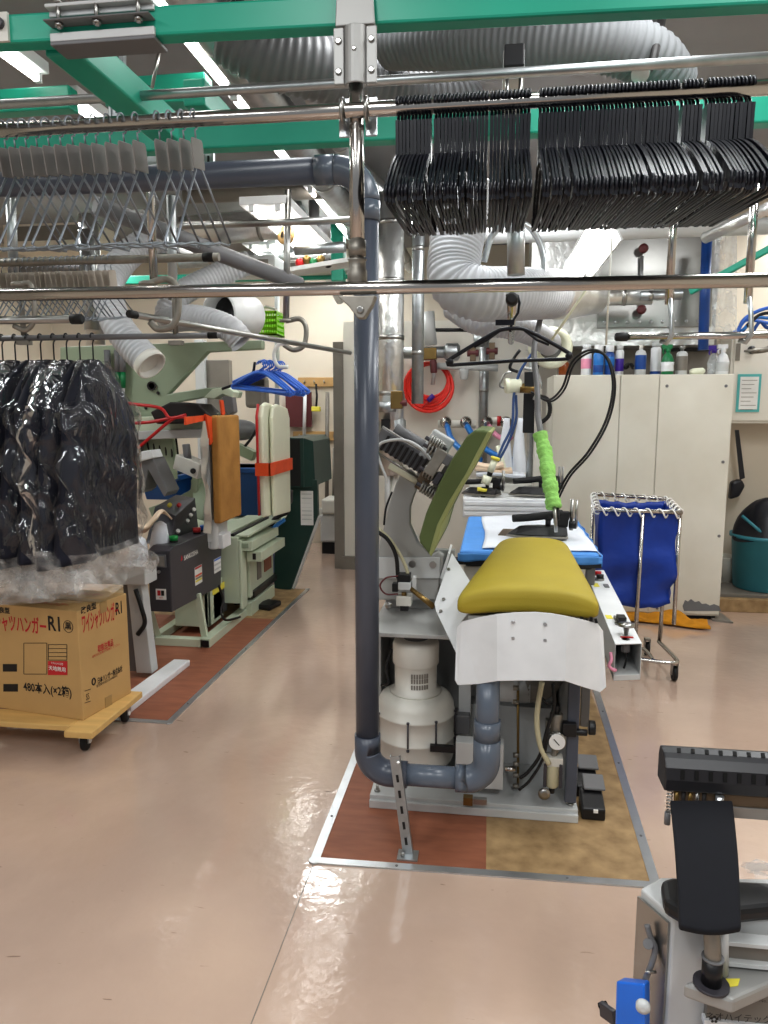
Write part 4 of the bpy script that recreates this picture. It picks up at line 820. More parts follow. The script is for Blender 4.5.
o = M(); o.cyl(PY(496,457,4.95),PY(495,460,4.95),.03,'ylab'); o.cyl(PY(482.5,488,4.95),PY(482,491,4.95),.034,'ylab'); o.cyl(PY(491,470,4.95),PY(489,476,4.95),.018,'black'); o.build('valve_ring', t)
t = T('coiled_hose', 'coil of bright red air hose hung on the cream wall', 'hose', PY(430,384,6.7))
c = PY(430,383,6.72); 
for i in range(6):
    rx, rz = .155+.012*i+random.uniform(-.006,.006), .145+.014*i; cc = c+V3(random.uniform(-.012,.012), -.02-.008*i, .02-.012*i)
    M().tube([cc+V3(math.cos(q*.2094)*rx, .01*math.sin(q*.4), math.sin(q*.2094)*rz) for q in range(30)], .014, 'red', 8, closed=True).build('hose_loop', t)
o = M(); o.cyl(c+V3(.05,-.08,.17),c+V3(.03,-.09,-.02),.018,'alu'); o.cyl(c+V3(.04,-.09,-.11),c+V3(-.01,-.09,-.16),.022,'purple'); o.tube([c+V3(0,-.09,-.16),c+V3(-.06,-.09,-.22)],.006,'redp',6); o.build('tie_and_coupling', t)
# valve train on horizontal steam pipes
t = T('steam_valve_train', 'run of steam pipes and brass valves above the coiled red hose', 'pipe', PY(450,350,6.6))
YV = 6.6
o = M(); o.cyl(PY(404,353,YV),PY(452,352,YV),.05,'galv'); o.cyl(PY(437,366,YV),PY(498,368,YV),.03,'lgrey'); o.cyl(PY(428,312,YV),PY(431,345,YV),.055,'lgrey'); o.cyl(PY(430,330,YV),PY(468,330,YV),.016,'black'); o.build('steam_pipe', t)
o = M(); o.ob(PY(430,354,YV-.03),(.12,.1,.10),'brass'); o.cyl(PY(433,360,YV-.05),PY(434,373,YV-.05),.03,'maroon'); o.lathe([(.05,0),(.075,.02),(.075,.12),(.05,.14)],PY(444,352,YV),'galv',(1,0,0)); o.lathe([(.03,0),(.045,.02),(.03,.1)],PY(464,368,YV),'lgrey',(0,0,-1)); o.build('brass_valve', t, .006)
for px, py in ((473,353),(492,351)):
    p = PY(px,py,YV-.06); o = M(); o.cyl(p+V3(-.05,0,0),p+V3(.05,0,0),.03,'maroon'); o.ob(p,(.05,.05,.14),'bronze'); o.build('valve', t, .005)
M().lathe([(.03,-.06),(.055,-.05),(.055,.05),(.03,.06)], PY(480,340,YV), 'galv', (0,0,1)).build('pipe_union', t)
t = T('pressure_regulator', 'cream spray regulator with brass body by the steam valves', 'regulator', PY(512,386,5.0))
o = M(); p = PY(505,386,5.0); o.lathe([(.045,0),(.05,.01),(.05,.03),(.046,.032),(.046,.10),(.03,.11)], p, 'ivory', (1,.15,.02), 18); o.build('regulator_dial', t)
o = M(); o.cyl(PY(520,388,5.0),PY(540,389,5.0),.032,'brass'); o.ob(PY(529,380,5.0),(.06,.06,.10),'black'); o.build('brass_body', t)
M().tube(cr([PY(512,372,5.0),PY(505,374,5.0),PY(500,385,5.0),PY(504,388,5.0)],5), .008, 'steel', 8).tube(cr([PY(520,350,5.0),PY(514,358,5.0),PY(510,368,5.0),PY(518,372,5.0)],5),.010,'black',8).build('pipe_loop', t)
t = T('fan_ring', 'cream round blower mouth where the smaller ribbed duct ends', 'fan', PY(552,352,5.0))
M().lathe([(.06,-.2),(.125,-.16),(.135,.0),(.115,.02),(.085,.0),(.07,-.05)], PY(552,348,5.0), 'ivory', (.15,-1,-.1), 28).build('ring', t)
M().lathe([(.001,-.07),(.085,-.06),(.085,-.04),(.001,-.035)], PY(552,348,5.0), 'mgrey', (.15,-1,-.1), 20).build('fan_core', t)
t = T('steam_stand', 'vertical steel stand with cables rising beside the cream locker', 'stand', (PY(543,480,5.2).x,5.2,0))
o = M(); o.cyl((PY(532,400,5.25).x,5.25,.9),(PY(532,400,5.25).x,5.25,2.4),.028,'galv'); o.build('post', t)
M().box(PY(546,0,5.2).x,PY(553,0,5.2).x,5.15,5.25,.9,1.65,'cream').build('conduit_cover', t, .005)
o = M(); o.box(PY(534,0,5.2).x,PY(547,0,5.2).x,5.2,5.24,1.35,1.62,'black'); o.box(PY(540,0,5.3).x,PY(553,0,5.3).x,5.26,5.3,.98,1.7,'dust'); o.build('control_plate', t, .004)
M().tube(cr([PY(535,395,5.1),PY(548,400,5.1),PY(549,415,5.1),PY(538,425,5.1)],6),.014,'rub',8).tube(cr([PY(524,368,5.1),PY(536,372,5.1),PY(540,385,5.1),PY(534,400,5.1)],6),.011,'lgrey',8).tube(cr([PY(540,330,5.1),PY(530,345,5.1),PY(538,365,5.1),PY(528,385,5.1)],6),.010,'rub',8).build('cable', t)

# valves under the foil duct near the arm
t = T('pipe_valve', 'brass valve and grey fittings at the foot of the foil wrapped duct', 'valve', (-.685,5.2,1.0))
o = M(); o.lathe([(.06,0),(.085,.02),(.085,.16),(.06,.18),(.06,.24),(.075,.26),(.075,.34),(.05,.36)], PY(394,436,5.2)+V3(0,0,-.05), 'galv'); o.cyl(PY(386,402,5.1),PY(386,412,5.1),.07,'galv'); o.build('fitting', t)
o = M(); o.ob(PY(397,400,5.08),(.08,.08,.12),'brass'); o.cyl(PY(400,403,5.06),PY(407,403,5.06),.022,'maroon'); o.build('brass_valve', t, .006)
o = M(); o.ob(PY(386,428,5.1),(.06,.06,.12),'black'); o.cyl(PY(388,436,5.15),PY(387,540,5.15),.02,'lgrey'); o.cyl(PY(394,470,5.2),PY(394,560,5.2),.028,'offwhite'); o.build('lower_pipe', t)

# ------------------------------------------------------------------ laundry cart
t = T('laundry_cart', 'chrome laundry cart with royal blue bag laced on its rim', 'cart', (.85,4.5,0))
a, b, c, d = V3(.615,4.25,.955), V3(1.065,4.25,.945), V3(1.10,4.72,.965), V3(.66,4.75,.985)
def rr(ps, r=.012): return ps
o = M(); o.tube([a,b,c,d], .0125, 'chrome', 12, closed=True); o.build('top_rim', t)
for i,(p,zb) in enumerate(((a.lerp(b,.55),.08),(b+V3(.0,.02,0),.30),(d,.10),(c,.08))): M().cyl(V3(p.x,p.y,.93),V3(p.x+(.0 if i else -.01),p.y,zb),.012,'chrome',n=12).build('post', t)
o = M(); o.tube(cr([V3(.62,4.45,.10),V3(.80,4.44,.10),V3(.92,4.44,.10),V3(.95,4.34,.10),V3(.95,4.2,.10)],4),.0115,'chrome',10)
o.tube(cr([V3(.58,4.22,.12),V3(.8,4.20,.115),V3(1.02,4.16,.11),V3(1.075,4.2,.11),V3(1.06,4.4,.115),V3(1.045,4.52,.12)],5),.012,'chrome',10); o.cyl(V3(1.05,4.52,.12),V3(1.06,4.5,.93),.0115,'chrome',n=12); o.build('base_frame', t)
for x,y in ((1.062,4.19),(1.00,4.62),(.62,4.3)):
    w_ = M().cyl((x-.011,y,.042),(x+.011,y,.042),.041,'rub',n=18); w_ = w_.build('caster_wheel', t); M().box(x-.017,x-.012,y-.02,y+.02,.035,.10,'steel').box(x+.012,x+.017,y-.02,y+.02,.035,.10,'steel').box(x-.017,x+.017,y-.02,y+.02,.095,.105,'steel').cyl((x-.02,y,.042),(x+.02,y,.042),.008,'steel').build('caster_fork', w_)
cen = (a+b+c+d)/4
def bagf(u, v):
    s_ = (u*4) % 4; i = int(s_) % 4; f = s_-int(s_); P_ = [a,b,c,d]; p = P_[i].lerp(P_[(i+1) % 4], f); q = V3(p.x,p.y,0)-V3(cen.x,cen.y,0)
    sag = .955-.02*math.sin(f*math.pi)*(.3+.7*abs(math.sin(f*14)))
    k = .93-.03*v+.045*math.sin(v*12+2.6*math.sin(u*12.566))*min(1,v*2)+.030*math.sin(u*44+v*6)*(.4+v*.4)+.03*math.sin(v*22+u*19)*v+.015*math.sin(math.pi*v)-.02*math.sin(math.pi*v)*math.sin(f*math.pi*2)
    return (cen.x+q.x*k, cen.y+q.y*k, sag-v*.54+.008*math.sin(u*30)*v)
BG = M(); BG.grid(bagf, 64, 18, 'nblue', wrap=True); n0 = len(BG.v)-64; k_ = BG._m('nblue'); BG.f.append([n0+j for j in range(64)]); BG.mi.append(k_); BG.sm.append(False)
BAG = LB(BG.build('laundry_bag', t, solid=.004), 'royal blue canvas bag')
i = 0
for p,q,n in ((a,b,7),(b,c,5),(c,d,7),(d,a,5)):
    for j in range(n):
        m_ = p.lerp(q,(j+.5)/n); dr = (q-p).normalized(); nn = V3(-dr.y,dr.x,0)
        M().tube([m_+dr*((k-5)*.007)+nn*(.02*math.cos(k*.628))+V3(0,0,-.008+.024*math.sin(k*.628)) for k in range(11)], .0045, 'inkw', 6).build('lacing_loop', BAG)

# ------------------------------------------------------------------ cream locker
t = T('steel_locker', 'tall aged cream steel locker with three front panels', 'locker', (1.06,5.6,0))
X0, X1, YF = .45, 1.672, 5.46
M().box(X0,X1,YF+.012,6.05,.03,1.752,'cab').build('carcass', t, .004)
xs = [X0,PY(621,374,YF).x,PY(660,374,YF).x,X1]
for i in range(3): M().box(xs[i]+.003,xs[i+1]-.003,YF,YF+.012,.045,1.75,'cab').build('front_panel', t, .003)
o = M()
for px,py in ((667,386),(726,386),(723,462),(719,536),(664,536),(657,608)): o.bolt(PY(px,py,YF),(0,-1,0),.011,'mgrey',.006,10)
o.build('screw', t)
M().box(X0+.02,X1-.02,YF+.03,6.0,0,.03,'void').build('plinth', t)  # black block standing in for the dark gap under the locker
o = M(); pts = [(684,611),(682.5,606),(685,600),(688,601.5),(691,599),(695,602),(699,601),(702,604),(706,603.5),(710,605.5),(714,604),(719,606),(721,611)]
o.prism([PY(px,py,YF) for px,py in pts], (0,-.0015,0), 'dust'); LB(o.build('bare_patch', t), 'patch of flaked paint at the bottom corner')
# clutter along its top: bottles and cans
def lath(name, label, px, y, prof, mm, cap=None, capm='white', band=None):
    p = PY(px,373,y); z0 = 1.752; t = T(name, label, 'bottle', (p.x,y,z0), 'bottles and cans on the cream locker')
    b_ = M().lathe(prof, (p.x,y,z0), mm, n=20).build('body', t)
    if band: M().lathe([(band[0]+.0006,band[1]),(band[0]+.001,band[1]+.002),(band[0]+.001,band[2]-.002),(band[0]+.0006,band[2])], (p.x,y,z0), band[3], n=20).build('label_band', t)
    if cap: M().lathe(cap, (p.x,y,z0), capm, n=16).build('cap', t)
    return t
CAN = lambda r,h: [(r*.9,0),(r,.004),(r,h-.012),(r*.8,h),(r*.55,h+.004)]
CAP = lambda r,z,h: [(r*.9,z),(r,z+.003),(r,z+h-.004),(r*.7,z+h)]
lath('aerosol_can','tall white can with red print, endmost of the bottles by the cable',586,5.62,CAN(.037,.19),'white',CAP(.03,.194,.03),'white',(.037,.05,.12,'pink'))
lath('aerosol_can','blue aerosol can with white cap behind the cable loop',598,5.56,CAN(.036,.16),'bhose',CAP(.032,.164,.05),'white',(.036,.02,.07,'dblue'))
lath('aerosol_can','second blue aerosol can, framed inside the cable loop',609,5.58,CAN(.034,.16),'dblue',CAP(.03,.164,.05),'white',(.034,.07,.13,'bhose'))
lath('aerosol_can','white and navy can just past the blue aerosol cans',619,5.62,CAN(.03,.18),'white',CAP(.024,.184,.03),'lgrey',(.03,.03,.12,'purple'))
lath('spray_bottle','pale bottle with blue striped label standing alone on the locker',640,5.58,[(.034,0),(.038,.006),(.038,.15),(.03,.17),(.012,.178),(.012,.19)],'lgrey',CAP(.014,.186,.025),'offwhite',(.038,.04,.14,'dblue'))
lath('aerosol_can','tall white can with silver cap beside the striped bottle',655,5.66,CAN(.036,.20),'white',CAP(.032,.204,.035),'lgrey',(.036,.01,.03,'dblue'))
lath('aerosol_can','silver can with spray nozzle behind the green trigger bottle',681,5.58,CAN(.038,.16),'lgrey',[(.012,.164),(.012,.18),(.02,.182),(.02,.20),(.008,.205)],'steel',(.038,.03,.13,'greige'))
def trigger(label, px, y, bm, hm, band):
    p = PY(px,373,y); z0 = 1.752; t = T('spray_bottle', label, 'bottle', (p.x,y,z0), 'bottles and cans on the cream locker')
    M().lathe([(.034,0),(.042,.006),(.040,.06),(.044,.09),(.03,.135),(.014,.15),(.014,.16)], (p.x,y,z0), bm, n=20).build('body', t)
    M().lathe([(.0405,.02),(.043,.03),(.0415,.06),(.0452,.088)], (p.x,y,z0), band, n=20).build('label_band', t)
    o = M(); o.ob((p.x-.008,y,z0+.195),(.07,.026,.03),hm); o.cyl((p.x,y,z0+.158),(p.x,y,z0+.182),.018,hm); o.tube([(p.x-.02,y,z0+.185),(p.x-.035,y,z0+.165),(p.x-.03,y,z0+.145)],.006,hm,8); o.build('trigger_head', t, .004); return t
trigger('green and white trigger spray bottle on the cream locker', 667, 5.54, 'gplast', 'gplast', 'white')
trigger('white trigger spray bottle with red neck near the locker corner', 722, 5.58, 'white', 'white', 'lgrey')
trigger('clear trigger bottle with violet head beside the red necked one', 713, 5.68, 'clear', 'purple', 'clear')
p = PY(629,369,5.55); tag(M().tube(cr([p+V3(.03*math.cos(k),.03*math.sin(k*1.3),.02+.018*math.sin(k*1.7)) for k in range(12)],4), .008, 'rub', 6).build('power_cord'), 'small tangle of black cord on the cream locker', 'cord')
p = PY(697,369,5.58); tag(M().lathe([(.012,-.05),(.022,-.03),(.024,.04),(.01,.055)],(p.x,p.y,1.777),'ivory',(1,0,.05),14).build('fallen_tube'), 'small cream tube lying down on the cream locker', 'tube')
p = PY(564,372,5.6); tag(M().lathe([(.035,0),(.04,.005),(.04,.08),(.03,.1)],(p.x,5.6,1.752),'amber').build('glass_jar'), 'brown glass jar on the locker end beside the fan ring', 'jar')
p = PY(700,350,6.0); o = M(); o.box(PY(570,0,6.0).x,PY(735,0,6.0).x,6.0,6.08,1.752,1.78,'lgrey'); o.build if False else None
M_ = M().box(PY(570,0,6.3).x,PY(736,0,6.3).x,6.26,6.36,1.1,2.06,'greige'); tag(M_.build('dark_backboard'), 'grey backboard standing behind the cream locker', 'board')
p = PY(688,346,6.2); M().box(p.x-.18,p.x+.18,6.22,6.258,p.z-.04,p.z+.04,'black').build('label_plate', bpy.data.objects['dark_backboard'])
# ochre rag on the floor
def rag(u, v):
    x = .80+u*.74; return (x, 5.27+v*.17+.05*math.sin(u*5)-.1*max(0,u-.7), .014+.042*abs(math.sin(u*11+v*5))*(1-abs(2*v-1)**2)+.06*max(0,math.sin(u*9-4.5))*(1-abs(2*v-1)))
tag(M().grid(rag, 40, 10, 'rag').build('floor_rag', solid=.006), 'crumpled ochre rag lying before the cream locker', 'rag')
o = M(); o.prism([(1.62,5.44,.001),(1.75,5.40,.001),(1.73,5.70,.001),(1.64,5.70,.001)], (0,0,.012), 'greige'); tag(o.build('corner_mat'), 'dark scrap of matting at the locker corner', 'mat')

# ------------------------------------------------------------------ alcove by the picture edge
t = T('wall_cabinet', 'cream wall cabinet carrying a teal edged notice', 'cabinet', (2.1,6.3,1.3))
M().box(1.86,2.9,6.2,6.495,1.40,2.12,'cream').build('carcass', t, .005)
M().box(1.88,2.88,6.185,6.2,1.42,2.10,'cream').build('door', t, .004)
M().lathe([(.02,0),(.03,.01),(.03,.02),(.01,.03)], PY(751,350,6.18), 'black', (0,-1,0)).build('knob', t)
M().ob(PY(738,352,6.18),(.03,.01,.13),'greige').build('hinge', t)
t = T('notice_sheet', 'teal framed printed notice on the cream wall cabinet', 'notice', PY(750,392,6.17))
a, b = PY(736,412,6.17), PY(762,374,6.17); M().box(a.x,b.x,6.175,6.185,a.z,b.z,'tealp').build('frame', t)
o = M().box(a.x+.018,b.x-.018,6.172,6.176,a.z+.02,b.z-.02,'paper')
for i in range(8): o.box(a.x+.03,b.x-.03-.02*(i % 3),6.1705,6.172,b.z-.05-i*.032,b.z-.046-i*.032,'greige')
o.build('sheet', t)
t = T('cable_coil', 'tangled blue and black cables hung above the wall cabinet', 'cable', PY(755,320,5.9))
for i,(mm,dx) in enumerate((('bhang',0),('rub',6),('bhose',3),('bhang',-5),('dblue',8))):
    M().tube(cr([PY(736+dx*.4,338-i*2,5.9),PY(742+dx,322+i*3,5.88),PY(752+dx,314+i*2,5.9),PY(768,308+i*5,5.9),PY(790,306+i*6,5.9)],6), .013, mm, 8).build('cable_strand', t)
hook('grey bent hook jutting before the wall cabinet', [PY(752,351,5.6),PY(764,350,5.6),PY(776,346,5.6)], .02)
t = T('plank_step', 'low weathered plank step along the alcove floor', 'step', (2.3,6.0,0))
M().box(1.70,3.0,5.72,5.78,0,.10,'tan').box(1.70,3.0,5.80,6.4,.08,.12,'greige').build('plank', t, .004)
t = T('plastic_bucket', 'round teal plastic bucket standing on the plank step', 'bucket', (2.13,6.02,.12))
o = M(); o.lathe([(.20,0),(.215,.01),(.245,.40),(.262,.405),(.262,.43),(.245,.43),(.235,.36),(.2,.03)], (2.16,6.05,.12), 'teal', n=36); o.build('bucket_body', t)
M().tube([(2.10,5.83,.55),(1.94,5.95,.70)], .012, 'teal', 8).build('handle', t)
o = M().grid(lambda u,v: (2.16+math.cos(u*6.283)*(.225*(1-v)**.55+.03)*(1+.08*math.sin(u*25+v*6)), 6.05+math.sin(u*6.283)*(.225*(1-v)**.55+.03), .53+.30*v+.03*math.sin(u*19)*(1-v)), 40, 12, 'bagb', wrap=True)
tag(o.build('bin_bag'), 'black bin bag bulging out of the teal bucket', 'bag')
t = T('strap_bag', 'black strap and pouch hanging beside the cream locker', 'strap', PY(742,470,6.3))
M().prism([PY(735,430,6.3),PY(739,430,6.3),PY(745,478,6.3),PY(740,480,6.3)], (0,.01,0), 'bagb').build('strap', t)
M().prism([PY(732,482,6.3),PY(742,479,6.3),PY(746,486,6.3),PY(740,497,6.3),PY(730,500,6.3)], (0,.08,0), 'bagb').build('pouch', t, .02)
t = T('white_bucket', 'white pail with dark hoop tucked behind the teal bucket', 'bucket', (1.93,6.2,.12))
M().lathe([(.08,0),(.10,.2),(.105,.21)], (1.93,6.25,.12), 'offwhite').build('pail', t); M().tube(arc((1.93,6.2,.2),.09,150,390,(1,0,0),(0,0,1),12), .012, 'mgrey', 8).build('hoop', t)
SC.cycles.transparent_max_bounces = 24
# ------------------------------------------------------------------ dolly and carton
t = T('furniture_dolly', 'plywood dolly on black casters under the hanger carton', 'dolly', (-2.05,3.05,0))
M().box(-1.805,-1.675,2.83,3.31,.098,.128,'ply').build('side_plank', t, .004)
M().box(-2.55,-1.805,2.885,3.02,.102,.128,'ply').box(-2.55,-1.805,3.17,3.30,.102,.128,'ply').build('deck_plank', t, .004)
M().box(-2.55,-2.42,2.83,3.31,.098,.128,'ply').build('side_plank', t, .004)
for x,y in ((-1.765,2.93),(-1.735,3.24),(-2.48,2.93)):
    wv = M().lathe([(.012,-.016),(.040,-.014),(.043,-.008),(.043,.008),(.040,.014),(.012,.016)], (x,y,.043), 'rub', (1,.25,0), 24).build('caster_wheel', t)
    o = M(); o.box(x-.022,x-.018,y-.018,y+.018,.035,.095,'galv'); o.box(x+.018,x+.022,y-.018,y+.018,.035,.095,'galv'); o.box(x-.03,x+.03,y-.03,y+.03,.092,.098,'galv'); o.cyl((x-.024,y,.043),(x+.024,y,.043),.012,'inkw',n=12); o.build('caster_fork', wv)
    
c0 = V3(-1.778,2.945,.128); rx = V3(.165,.986,0).normalized(); fx = V3(-.986,.165,0).normalized(); W, D, Hh = .58, .345, .505
t = T('cardboard_carton', 'printed brown cardboard carton of shirt hangers riding on the plywood dolly', 'box', c0)
def bp(f, r, z): return c0+fx*f+rx*r+V3(0,0,z)
o = M(); o.hexa([bp(0,0,0),bp(0,D,0),bp(W,D,0),bp(W,0,0),bp(0,0,Hh),bp(0,D,Hh),bp(W,D,Hh),bp(W,0,Hh)], 'card'); bx_ = o.build('carton_body', t, .004)
o = M(); n_ = rx.cross(V3(0,0,1)); 
FR = -fx    # reading direction on the near face
def ff(px, py):
    d = ray(px,py); n = rx; k = (c0-CAMP).dot(n)/d.dot(n); return CAMP+d*k
def sf(px, py):
    d = ray(px,py); n = fx; k = (c0-CAMP).dot(n)/d.dot(n); return CAMP+d*k
UPz = (0,0,1)
o.text('ワイシャツハンガー', ff(12.5,624.5), FR, UPz, .086, 'inkr', sx=.50, bold=.02)
o.text('R1', ff(55,624.5), FR, UPz, .094, 'dk', sx=.78, bold=.02)
c = ff(68.3,626.5); o.tube([c+FR*math.cos(k*.262)*.025-V3(0,.0015,0)+V3(0,0,math.sin(k*.262)*.027) for k in range(24)], .0013, 'dk', 4, closed=True); o.text('黒', c, FR, UPz, .036, 'dk', bold=.02)
o.text('改良型', ff(2,610.5), FR, UPz, .030, 'dk', bold=.03)
o.text('480本入(×2箱)', ff(47.5,690), FR, UPz, .054, 'dk', sx=.80, bold=.02)
nf = V3(0,-.0014,0)
def fr(x0_, x1_, y0_, y1_, w=.0022):
    q = [ff(x0_,y0_)+nf, ff(x1_,y0_)+nf, ff(x1_,y1_)+nf, ff(x0_,y1_)+nf]
    for a,b in zip(q, q[1:]+q[:1]): o.beam(a, b, .001, w, 'dk')
def blk(x0_, x1_, y0_, y1_, mm): o.prism([ff(x0_,y1_),ff(x1_,y1_),ff(x1_,y0_),ff(x0_,y0_)], (0,-.0012,0), mm)
fr(24,47,643,674); fr(48.5,67,644.5,660)
for y in (648.5,652.5,656.5): o.beam(ff(48.5,y)+nf, ff(67,y)+nf, .001, .002, 'dk')
blk(48,67.5,661,675,'inkr'); o.text('天地無用', ff(57.5,669)+nf, FR, UPz, .024, 'inkw', bold=.01); o.text('われもの注意', ff(57.5,663.5)+nf, FR, UPz, .011, 'inkw')
blk(3,17,664,671.5,'dk'); blk(3.5,18,684,691.5,'dk')
o.build('front_print', bx_)
o = M()
o.text('改良型', sf(88.5,608.5), rx, UPz, .034, 'dk', bold=.03); o.text('ワイシャツハンガー', sf(100.5,618.5), rx, UPz, .098, 'inkr', sx=.29, bold=.02); o.text('R1', sf(119,608.5), rx, UPz, .084, 'dk', sx=.62, bold=.02)
o.text('取扱注意品', sf(105.5,646), rx, UPz, .036, 'inkr', sx=.62, bold=.02); o.text('直射日光を避けて保管して下さい', sf(106,650.5), rx, UPz, .013, 'inkr')
o.text('日本ハンガー株式会社', sf(110,675), rx, UPz, .033, 'dk', sx=.55, bold=.02); o.text('東京都中央区日本橋本町', sf(107,681), rx, UPz, .014, 'dk')
c = sf(93.5,681.5); o.tube([c+rx*math.cos(k*.52)*.011+V3(.001,0,math.sin(k*.52)*.015) for k in range(12)], .0035, 'dk', 5, closed=True); o.text('SS', sf(87.5,697), rx, UPz, .042, 'dk', sx=.6)
for py in (691,703): o.beam(sf(84.5,py)+V3(.0015,0,0), sf(90.5,py-2)+V3(.0015,0,0), .001, .0025, 'dk')
o.build('side_print', bx_)
o = M(); tz = V3(0,0,.0012)
o.prism([bp(0,D*.43,Hh)+tz,bp(0,D*.57,Hh)+tz,bp(W,D*.57,Hh)+tz,bp(W,D*.43,Hh)+tz], (0,0,.001), 'tape'); o.prism([bp(-.0012,D*.43,Hh-.05),bp(-.0012,D*.57,Hh-.05),bp(-.0012,D*.57,Hh),bp(-.0012,D*.43,Hh)], (.001,0,0), 'tape'); o.prism([bp(-.0012,D*.43,.0),bp(-.0012,D*.57,.0),bp(-.0012,D*.57,.05),bp(-.0012,D*.43,.05)], (.001,0,0), 'tape'); o.build('packing_tape', bx_)
o = M(); o.text('ワイシャツハンガー', bp(.24,.07,Hh), FR, rx, .05, 'inkr', sx=.6); o.text('ハンガー', bp(.14,.27,Hh), FR, rx, .045, 'inkr', sx=.7); o.build('lid_print', bx_)

# ------------------------------------------------------------------ clothes in clear bags
def sm(x): x = max(0, min(1, x)); return x*x*(3-2*x)
def garment(i, X, label, zoff=0):
    yc = 3.12; ztop = SRZ-.085
    g = T('bagged_shirt', label, 'shirt', (X,yc,SRZ), 'dark shirts in clear bags'); ph = i*1.7
    M().tube([(X,yc,ztop-.02),(X,yc,SRZ-.03)]+[V3(X,yc,SRZ)+V3(0,math.cos(R(q))*.017,math.sin(R(q))*.017) for q in range(-70,200,24)], .0035, 'black', 6).build('hanger_hook', g)
    def body(u, v, ex=0, z1=.86, wr=0):
        a = 2*math.pi*u; c, s_ = math.cos(a), math.sin(a)
        tz = ztop-(ztop-z1)*(v**1.0)
        sh_ = sm(v/.05)*.05+sm((v)/.24)**.7*.20 if v > 0 else 0
        hw = .035+sh_+.05*v+ex
        if v < .16: tz = ztop-.01-(.16*(hw/.27)**2)*1.0-(ztop-z1)*v*.35
        else:
            z16 = ztop-.01-.16*((.035+.05+sm(.16/.24)**.7*.20+.008)/.27)**2-(ztop-z1)*.056
            tz = z16-(z16-z1)*((v-.16)/.84)
        th = (.020+.038*sm(v/.2)+.012*v)+ex*1.35
        f = 1+.22*sm(v*2)*math.sin(u*31+ph+v*3)+.12*math.sin(u*57+ph*2+v*7)*sm(v*3)
        y = math.copysign(abs(c)**.8, c)*hw+.012*math.sin(v*5+ph)
        x = s_*th*f+.012*math.sin(v*4+ph)+wr*(.012*math.sin(u*43+v*21+ph)+.014*math.sin(v*33+u*19+ph))
        return (X+x, yc+y+wr*.016*math.sin(v*27+u*11+ph), tz+zoff)
    o = M(); o.grid(lambda u,v: body(u,v,0,.87+.03*math.sin(i*2.1)), 44, 26, 'navy', wrap=True); n0 = len(o.v)-44; k_ = o._m('navy'); o.f.append([n0+j for j in range(44)]); o.mi.append(k_); o.sm.append(False)
    o.build('shirt', g)
    b_ = M(); b_.grid(lambda u,v: body(u,v*.80,.020,.72,.9), 52, 24, 'bag', wrap=True).grid(lambda u,v: body(u,.80+v*.20,.020+.02*v,.72+.03*math.sin(i),.9+v*1.4), 52, 18, 'bag2', wrap=True); LB(b_.build('poly_bag', g), 'clear crinkled poly bag, loose below the hem')
Xs = [-1.735-.062*i for i in range(14)]
for i, X in enumerate(Xs):
    garment(i, X, 'dark shirt in a crinkled clear bag, frontmost of the row above the carton' if i == 0 else 'dark shirt in a clear bag, packed within the row above the carton')

# ------------------------------------------------------------------ white stand behind the carton
t = T('white_stand', 'white steel T stand with broad foot behind the carton', 'stand', (-1.9,3.8,0))
M().box(-2.6,-1.865,3.78,3.93,.545,.655,'lgrey').build('table_top', t, .006)
o = M(); o.hexa([(-1.955,3.80,.03),(-1.86,3.80,.03),(-1.86,3.88,.03),(-1.955,3.88,.03),(-1.985,3.80,.545),(-1.90,3.80,.545),(-1.90,3.88,.545),(-1.985,3.88,.545)],'lgrey'); o.box(-2.02,-1.96,3.82,3.86,.03,.545,'mgrey'); o.build('leg', t, .004)
M().hexa([(-1.87,3.30,.003),(-1.75,3.32,.003),(-1.73,4.03,.003),(-1.83,4.03,.003),(-1.87,3.30,.04),(-1.75,3.32,.04),(-1.73,4.03,.04),(-1.83,4.03,.04)],'white').build('foot_bar', t, .006)
M().tube(cr([(-1.93,3.79,.52),(-1.89,3.77,.42),(-1.88,3.78,.33),(-1.93,3.79,.26)],6),.013,'rub',8).build('cable', t)
for tx,c,h in (('white pressing form sleeve peeking over the white stand', PY(159,552,4.2), .19),('lower white sleeve form wrapped in loose plastic', PY(138,565,4.0), .17)):
    o = M(); o.lathe([(.05,0),(.058,.03),(.050,h*.6),(.035,h*.92),(.012,h)], c, 'sheet', (.1,0,1), 18); tag(o.build('sleeve_form'), tx, 'form')
c = PY(152,518,4.1); o = M().grid(lambda u,v: (c.x-.14+u*.22, c.y+(v-.5)*.2, c.z+.02-.09*(1-u)**2*1.2+.03*math.sin(u*7+v*3)-.05*abs(v-.5)), 14, 10, 'cloth'); tag(o.build('beige_cloth', solid=.01), 'rumpled beige cloth draped over the sleeve form', 'cloth')
o = M().grid(lambda u,v: (PY(95+u*52,555,3.9).x, 3.7+v*.25+.03*math.sin(u*9), .66+.11*math.sin(math.pi*v)*(.6+.4*math.sin(u*8))+.02*math.sin(u*17+v*13)), 24, 14, 'bag2'); tag(o.build('loose_plastic'), 'loose crumpled plastic film lying on the white stand', 'film')

